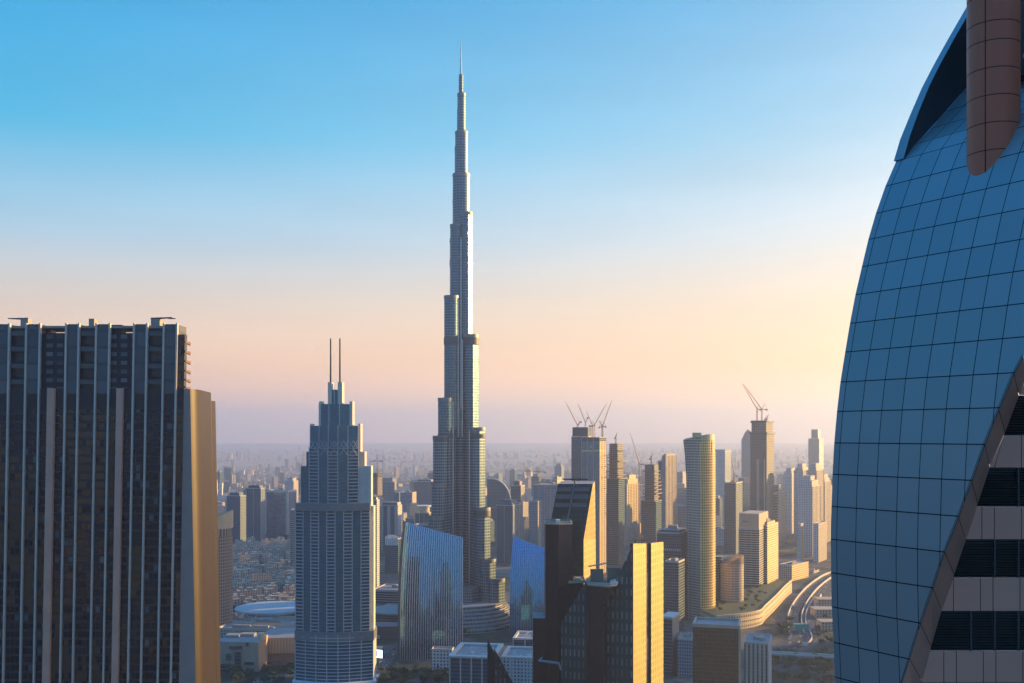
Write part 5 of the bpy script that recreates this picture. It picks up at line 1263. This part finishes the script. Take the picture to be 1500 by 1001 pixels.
# old quarter: small sand houses
def house_proto(i, w, d, h, extra):
    t = thing('courtyard_house', 'sand coloured low house in the old quarter beyond the round disc roof', 'house', 0, 0, 0, 'low sand houses of the old quarter')
    mb = MB(); mb.prism([(-w / 2, -d / 2), (w / 2, -d / 2), (w / 2, d / 2), (-w / 2, d / 2)], 0, h, 0); mb.build('walls', house_m, t)
    mb = MB(); mb.face([(-w / 2, -d / 2, h - .6), (w / 2, -d / 2, h - .6), (w / 2, d / 2, h - .6), (-w / 2, d / 2, h - .6)]); ro = mb.build('roof', sand_stone, t)
    mb = MB()
    for (x0, x1, y0, y1, hh) in extra: mb.prism([(x0, y0), (x1, y0), (x1, y1), (x0, y1)], h - .6, h + hh, 0, 1)
    mb.build('wind_tower', [house_m, sand_stone], t)
    return t
house_m = facade('house_walls', (.50, .40, .31), (.07, .07, .075), 4.2, 3.8, .42, .55, .4, 0, .4, 0, jit=0, dirt=.2)
protos = [house_proto(0, 26, 18, 15, [(-11, -4, -7, 0, 5), (3, 10, 0, 7, 3)]), house_proto(1, 34, 16, 12, [(-4, 3, -6, 1, 6), (10, 15, -6, 2, 3)]), house_proto(2, 20, 20, 20, [(-8, -2, -8, -2, 4), (2, 9, 2, 9, 4)]), house_proto(3, 40, 22, 18, [(-17, -10, -9, -3, 6), (-3, 6, -4, 5, 4), (12, 18, -9, -2, 6)])]
used = set()
def copy_thing(r, x, y, z=0, rz=0, s=1.0):
    if r.name not in used: used.add(r.name); c = r
    else:
        c = r.copy(); C.objects.link(c)
        def rec(src, dst):
            for ch in [o for o in src.children if o is not dst]:
                k = ch.copy(); C.objects.link(k); k.parent = dst; rec(ch, k)
        rec(r, c)
    c.location = (x, y, z); c.rotation_euler = (0, 0, rz); c.scale = (s, s, s); return c
tints = ['with one small roof tower', 'long and flat topped', 'tall and square', 'broad with three roof towers']
taken = []
for k in range(1500):
    if len(taken) > 104: break
    px = rnd.uniform(322, 436); py = rnd.uniform(797, 889); g_ = GP(px, py, 6)
    if any((g_.x - a) ** 2 + (g_.y - b) ** 2 < 24 ** 2 for a, b in taken): continue
    taken.append((g_.x, g_.y)); i = rnd.randrange(4)
    c = copy_thing(protos[i], g_.x, g_.y, 0, R(rnd.choice([20, 110]) + rnd.uniform(-8, 8)), rnd.uniform(.75, 1.05))
    c['label'] = 'low sand house ' + tints[i] + ' in the old quarter'
    c['group'] = 'old quarter houses ' + tints[i]
used_after_houses = set(used)

# ------------------------------------------------------------------ motorway, slip roads, bridge
def road(name, pts, w, z=.12, bar=True, mat=asphalt):
    q = smooth_path([GP(x, y) for x, y in pts], 6)
    mb = MB(); L, Rr = strip(mb, q, w, z); o = mb.build(name, mat); tag(o, kind='structure')
    mk = MB()
    for off in (-.25, 0, .25):
        for i in range(0, len(q) - 1, 1):
            d = (q[i + 1] - q[i]); n = Vector((-d.y, d.x, 0)).normalized() * w * off
            a, b = q[i] + n, q[i] + d * .45 + n
            strip(mk, [a, b], .25, z + .006)
    tag(mk.build('lane_markings', white_paint), kind='structure')
    return q, L, Rr
def kerb_wall(label, line, h=2.4, th=1.0, group=None, mat=barrier):
    t = MB()
    for a, b in zip(line[:-1], line[1:]):
        d = (b - a); 
        if d.length < .01: continue
        n = Vector((-d.y, d.x, 0)).normalized() * th / 2
        t.prism([((a - n).x, (a - n).y), ((a - n + d).x, (a - n + d).y), ((a + n + d).x, (a + n + d).y), ((a + n).x, (a + n).y)], .05, h, 0, 0)
    o = t.build('road_wall', mat); tag(o, label, 'barrier wall', group); return o
A = [(1232, 838), (1212, 845), (1190, 861), (1173, 881), (1163, 902), (1164, 922), (1166, 934), (1156, 944), (1132, 951), (1090, 957)]
B = [(1236, 844), (1216, 853), (1198, 870), (1184, 892), (1181, 910), (1187, 925), (1190, 936), (1180, 946), (1158, 953), (1110, 962)]
qa, La, Ra = road('road', A, 21)
qb, Lb, Rb = road('road', B, 21)
kerb_wall('pale barrier wall along the inner edge of the nearer motorway carriageway', La[4:34], 3.4)
kerb_wall('pale sunlit barrier wall between the two motorway carriageways', [p + Vector((3, 0, 0)) for p in Ra[2:34]], 3.6)
kerb_wall('short sunlit barrier wall right of the motorway bend', [GP(x, y) for x, y in ((1203, 874), (1199, 882), (1193, 893))], 5)
kerb_wall('second short barrier wall below the sunlit one right of the bend', [GP(x, y) for x, y in ((1199, 888), (1195, 893), (1190, 900))], 4)
kerb_wall('outer curved barrier wall round the right of the motorway bend', [p + Vector((9, -4, 0)) for p in Rb[14:44]], 2.2)
sl = smooth_path([GP(x, y) for x, y in ((1146, 898), (1150, 915), (1160, 928), (1158, 938), (1142, 945))], 6)
mb = MB(); strip(mb, sl, 12, .13); tag(mb.build('slip_road', asphalt), kind='structure')
EXTRA_ROADS = []
for nm, pts, w_ in (('road', [(1128, 985), (1160, 978), (1217, 974), (1300, 972)], 16), ('road', [(1200, 1010), (1208, 985), (1212, 960)], 12), ('road', [(318, 985), (370, 978), (432, 968), (470, 960)], 18), ('road', [(540, 1000), (560, 975), (580, 955), (600, 945), (660, 935)], 16), ('road', [(330, 1010), (420, 990), (440, 985)], 14), ('road', [(560, 1010), (640, 996), (720, 990)], 14), ('road', [(660, 928), (700, 922), (760, 925)], 12)):
    EXTRA_ROADS.append((road(nm, pts, w_, .14 + .01 * len(pts))[0], w_))
# overpass
t = thing('overpass', 'straight grey overpass crossing below the motorway bend', 'bridge', GP(1180, 958).x, GP(1180, 958).y)
p0, p1 = GP(1118, 956, 8), GP(1320, 967, 8); d = (p1 - p0).normalized(); n = Vector((-d.y, d.x, 0))
mb = MB(); mb.prism([((p0 - n * 7).x, (p0 - n * 7).y), ((p1 - n * 7).x, (p1 - n * 7).y), ((p1 + n * 7).x, (p1 + n * 7).y), ((p0 + n * 7).x, (p0 + n * 7).y)], 6.2, 8, 0, 0, True); mb.build('deck', concrete, t)
mb = MB()
for s in (-7, 6.6): mb.prism([((p0 + n * s).x, (p0 + n * s).y), ((p1 + n * s).x, (p1 + n * s).y), ((p1 + n * (s + .5)).x, (p1 + n * (s + .5)).y), ((p0 + n * (s + .5)).x, (p0 + n * (s + .5)).y)], 8, 9.2, 0, 0)
mb.build('parapets', barrier, t)
L_ = (p1 - p0).length
for i in range(1, 8):
    c = p0 + d * (L_ * i / 8); mb = MB(); mb.box(c.x - 1, c.x + 1, c.y - 4, c.y + 4, 0, 6.2); mb.build('pier', concrete, t)
g0 = GP(1173, 924)
t = thing('hoarding', 'bright green hoarding standing in the motorway bend', 'hoarding', g0.x, g0.y)
mb = MB(); mb.box(g0.x - 9, g0.x + 9, g0.y - 4, g0.y + 5, 0, 9); mb.build('green_panels', green_hoard, t)
mb = MB(); mb.box(g0.x + 10, g0.x + 12.5, g0.y - 3, g0.y + 1, 0, 13); mb.build('post', barrier, t)
# cars
def car_proto(label, col):
    t = thing('car', label, 'car', 0, 0, 0, 'cars on the motorway bend'); m = plain('car_paint_' + str(col[0]), col, .25, .2, .02)
    mb = MB(); mb.box(-2.3, 2.3, -.95, .95, .35, 1.0); mb.build('body', m, t)
    A_ = [(-1.3, -.85, 1.0), (1.2, -.85, 1.0), (.8, -.7, 1.55), (-.9, -.7, 1.55)]; B_ = [(x, -y, z) for x, y, z in A_]
    mb = MB(); mb.solid(A_, B_, 0, 0); mb.build('cabin', plain('car_glass', (.03, .035, .04), .1), t)
    for x in (-1.4, 1.4):
        for y in (-.95, .75):
            mb = MB(); mb.beam((x, y, .35), (x, y + .2, .35), .35, None, 10); mb.build('wheel', dark_metal, t)
    return t
cw, cdk = car_proto('white car on the motorway bend', (.75, .75, .74)), car_proto('dark car on the motorway bend', (.10, .10, .11))
cdk['group'] = 'dark cars on the motorway bend'; cw['group'] = 'white cars on the motorway bend'
rc = random.Random(11)
for q, lanes in ((qa, (-7, -2.4, 2.4, 7)), (qb, (-7, -2.4, 2.4, 7))):
    for k in range(20):
        i = rc.randrange(3, len(q) - 6); d = (q[i + 1] - q[i]); n = Vector((-d.y, d.x, 0)).normalized(); p = q[i] + d * rc.random() + n * rc.choice(lanes)
        copy_thing(cw if rc.random() < .68 else cdk, p.x, p.y, .13, math.atan2(d.y, d.x), 1.15)
for q_, wd in EXTRA_ROADS:
    for k in range(7):
        i = rc.randrange(0, len(q_) - 1); d = q_[i + 1] - q_[i]; n = Vector((-d.y, d.x, 0)).normalized(); p = q_[i] + d * rc.random() + n * rc.choice((-.3, -.1, .1, .3)) * wd
        c = copy_thing(cw if rc.random() < .6 else cdk, p.x, p.y, .2, math.atan2(d.y, d.x), 1.1)
        k_ = 'white' if c.data is None and c['label'].startswith('white') else 'dark'
        c['label'] = k_ + ' car on a street between the low blocks'; c['group'] = k_ + ' cars on the streets'
# trees
def tree_proto(seed, lab, hgt, rad):
    rt = random.Random(seed); t = thing('tree', lab, 'tree', 0, 0, 0, 'trees beside the roads')
    mb = MB(); mb.beam((0, 0, 0), (.2, .1, hgt * .45), .28, .18, 7)
    for i in range(5):
        a = i * 1.3; mb.beam((.2, .1, hgt * .38), (math.cos(a) * rad * .6, math.sin(a) * rad * .6, hgt * .7), .12, .05, 5)
    mb.build('trunk', bark, t)
    mb = MB(); cl = [(Vector((rt.gauss(0, rad * .42), rt.gauss(0, rad * .42), hgt * .68 + rt.gauss(0, hgt * .13))), rad * rt.uniform(.28, .5)) for _ in range(11)]
    for c, r in cl:
        for _ in range(42):
            v = Vector((rt.gauss(0, 1), rt.gauss(0, 1), rt.gauss(0, 1))).normalized() * r * rt.uniform(.6, 1.05); p = c + v
            a = Vector((rt.gauss(0, 1), rt.gauss(0, 1), rt.gauss(0, 1))).normalized() * .5; b = v.normalized().cross(a).normalized() * .5
            mb.face([p - a - b, p + a - b, p + a + b, p - a + b])
    mb.build('crown', leafmat, t); return t
def palm_proto():
    t = thing('palm_tree', 'date palm beside the roads', 'tree', 0, 0, 0, 'palms beside the roads')
    mb = MB(); mb.beam((0, 0, 0), (.3, 0, 9), .3, .22, 7); mb.build('trunk', bark, t); mb = MB()
    for i in range(18):
        a = i * 2.4; e = .6 - (i % 3) * .45; prev = Vector((.3, 0, 9)); dd = Vector((math.cos(a), math.sin(a), e)).normalized()
        for s in range(4):
            nx = prev + dd * .95; sd = dd.cross(Vector((0, 0, 1))).normalized() * (.55 - .1 * s); mb.face([prev - sd, nx - sd * .8, nx + sd * .8, prev + sd]); prev = nx; dd = (dd + Vector((0, 0, -.35))).normalized()
    mb.build('crown', leafmat, t); return t
tp = [tree_proto(1, 'round dark green tree beside the roads', 8.5, 4.2), tree_proto(2, 'low spreading green tree beside the roads', 6.5, 4.6), palm_proto()]
tp[0]['group'] = 'round trees beside the roads'; tp[1]['group'] = 'spreading trees beside the roads'
zones = [(1135, 1217, 958, 1003, 44), (556, 662, 983, 1003, 40), (700, 790, 890, 925, 26), (335, 432, 978, 1003, 26), (1140, 1158, 912, 935, 7), (1128, 1165, 958, 972, 8), (330, 432, 888, 898, 18), (640, 700, 900, 935, 16), (1195, 1220, 895, 945, 10)]
for x0, x1, y0, y1, nn in zones:
    for _ in range(nn):
        g_ = GP(rc.uniform(x0, x1), rc.uniform(y0, y1)); copy_thing(rc.choice(tp + tp[:2]), g_.x, g_.y, 0, rc.uniform(0, 6.28), rc.uniform(.7, 1.25))
for _ in range(26):                                           # on the podium terrace
    a, b, c = rc.choice(POD[4:18]), rc.choice(POD[-2:]), rc.uniform(.15, .7)
    copy_thing(tp[1], a[0] + (b[0] - a[0]) * c, a[1] + (b[1] - a[1]) * c, PODZ - 1.2, rc.uniform(0, 6.28), rc.uniform(.45, .75))
# low blocks right of the motorway
for x, y, s, lab in ((1207, 888, 12, 'low sand block right of the motorway, farthest of three'), (1204, 903, 13, 'low tan block with small windows right of the motorway, middle of three'), (1212, 922, 11, 'low pale block right of the motorway, nearest of three')):
    g_ = GP(x, y); t = thing('low_building', lab, 'building', g_.x, g_.y)
    mb = MB(); mb.prism([(g_.x - s, g_.y - s), (g_.x + s * 1.3, g_.y - s), (g_.x + s * 1.3, g_.y + s), (g_.x - s, g_.y + s)], 0, 11, 0); mb.build('walls', house_m, t)
    mb = MB(); mb.prism([(g_.x - s - .5, g_.y - s - .5), (g_.x + s * 1.3 + .5, g_.y - s - .5), (g_.x + s * 1.3 + .5, g_.y + s + .5), (g_.x - s - .5, g_.y + s + .5)], 11, 12, 0, 0, True); mb.build('roof', sand_stone, t)

# ------------------------------------------------------------------ middle and far city
def block_proto(w_, d_, h_, st, crown):
    t = thing('city_block', '', 'building', 0, 0)
    mb = MB(); pl = [(-w_ / 2, -d_ / 2), (w_ / 2, -d_ / 2), (w_ / 2, d_ / 2), (-w_ / 2, d_ / 2)]; mb.prism(pl, 0, h_, 0); mb.build('walls', FA[st], t)
    mb = MB(); mb.face([(x, y, h_ - .05) for x, y in pl])
    if crown: mb.prism(inset(pl, crown), h_ - .05, h_ * 1.08, 0, 0)
    mb.prism([(x * .4 - 3, y * .3) for x, y in pl], h_ - .04, h_ + 3, 0, 0)
    mb.build('roof', roof_grey, t); return t
bp = [(block_proto(30, 24, 60, 'beige', .6), 'beige'), (block_proto(26, 26, 95, 'blue', .7), 'blue glass'), (block_proto(44, 26, 42, 'white', 0), 'white'), (block_proto(30, 28, 120, 'grey', .65), 'tall grey'), (block_proto(60, 34, 28, 'beige', 0), 'low sand'), (block_proto(28, 24, 75, 'bluegrid', 0), 'blue gridded')]
rf = random.Random(23); spots = []
for k in range(6000):
    if len(spots) >= 230: break
    py = rf.choice([rf.uniform(701, 722), rf.uniform(712, 760), rf.uniform(720, 800)]); px = rf.uniform(316, 1225); g_ = GP(px, py)
    if 316 < px < 440 and py > 775: continue
    if px > 1120 and py > 770: continue
    if any((g_.x - a) ** 2 + (g_.y - b) ** 2 < (38 + (g_.y - 2300) * .012) ** 2 for a, b in spots): continue
    spots.append((g_.x, g_.y))
    w8 = [3, 2, 3, 1 if px > 440 else 0, 5, 2]; i = rf.choices(range(6), w8)[0]
    c = copy_thing(bp[i][0], g_.x, g_.y, 0, R(rf.choice([-28, 28, 62]) + rf.uniform(-10, 10)), rf.uniform(.75, 1.25) * (.8 if px < 440 else 1))
    c.scale.z *= rf.uniform(.6, 1.15)
    side = 'left of the hotel tower' if px < 490 else 'between the hotel tower and the tallest tower' if px < 675 else 'right of the tallest tower' if px < 900 else 'behind the building sites' if px < 1050 else 'toward the motorway'
    c['label'] = bp[i][1] + ' city block standing in the haze ' + side; c['group'] = bp[i][1] + ' blocks in the haze ' + side
# low sprawl toward the desert
mb = MB(); rs = random.Random(31)
for _ in range(7600):
    Yy = 3600 * (15000 / 3600) ** rs.random(); px = rs.uniform(200, 1650); x = PX(px, Yy)
    if mnoise.noise(Vector((x / 900, Yy / 1500, 0))) < -.12: continue
    s = rs.uniform(9, 26); s2 = rs.uniform(9, 30); h_ = rs.uniform(4, 12) + (rs.random() ** 9) * 70; a = rs.uniform(0, .6)
    cs, sn = math.cos(a), math.sin(a)
    mb.prism([(x + cs * u * s - sn * v * s2, Yy + sn * u * s + cs * v * s2) for u, v in ((-.5, -.5), (.5, -.5), (.5, .5), (-.5, .5))], 0, h_, rs.choice([0, 0, 0, 1]), 0)
tag(mb.build('far_suburb', [plain('suburb_sand', (.58, .46, .36), .9, scale=.01), plain('suburb_white', (.66, .60, .54), .9, scale=.01)]), 'low sandy suburbs spreading toward the desert horizon', 'suburb', kind='stuff')

# unseen towers added behind the curved blue shell to throw evening shade over streets
for i, (x, y, w_, hh) in enumerate(((470, 1175, 46, 185), (545, 1262, 50, 170), (640, 1350, 50, 205), (500, 1060, 44, 170), (720, 1250, 60, 220))):
    t = thing('office_tower', ['slim', 'square', 'tall', 'low', 'broad'][i] + ' unseen shade-casting glass tower added behind the curved blue shell', 'tower', x, y)
    mb = MB(); pl = [(x - w_ / 2, y - w_ / 2), (x + w_ / 2, y - w_ / 2), (x + w_ / 2, y + w_ / 2), (x - w_ / 2, y + w_ / 2)]; mb.prism(pl, 0, hh, 0); mb.build('walls', FA['grey'], t)
    mb = MB(); mb.prism(inset(pl, 1.01), hh - .1, hh + 1.5, 0, 0, True); mb.prism(inset(pl, .5), hh + 1.5, hh + 7, 0, 0); mb.build('roof', roof_grey, t)

# blocks added behind the viewpoint for their reflections in the glass fronts
rb_ = random.Random(9); adj = ['slim', 'broad', 'stepped', 'plain', 'tall', 'squat', 'narrow', 'square']
for i in range(16):
    x = -620 + (i % 8) * 170 + rb_.uniform(-40, 40); y = (-190 if i < 8 else -520) + rb_.uniform(-60, 60)
    c = copy_thing(bp[rb_.choice([0, 2, 2, 5])][0], x, y, 0, R(rb_.uniform(-30, 30)), rb_.uniform(1.0, 1.5)); c.scale.z *= rb_.uniform(1.0, 2.1)
    c['label'] = adj[i % 8] + ' block added behind the viewpoint, ' + ('near row' if i < 8 else 'far row') + ', seen in reflections'; c['group'] = 'blocks added behind the viewpoint'

# ------------------------------------------------------------------ the hazy air over the city
mb = MB(); mb.box(-27900, 27900, -27900, 27900, -1.0, 832.0)
hz = mb.build('haze', []); hm = bpy.data.materials.new('haze_air'); hm.use_nodes = True; nt = hm.node_tree; nt.nodes.clear()
pv = nt.nodes.new('ShaderNodeVolumePrincipled'); pv.inputs['Density'].default_value = HAZE_DENSITY; pv.inputs['Color'].default_value = (.55, .64, .86, 1); pv.inputs['Anisotropy'].default_value = .55
om = nt.nodes.new('ShaderNodeOutputMaterial'); nt.links.new(pv.outputs[0], om.inputs['Volume'])
hz.data.materials.append(hm); tag(hz, kind='stuff')
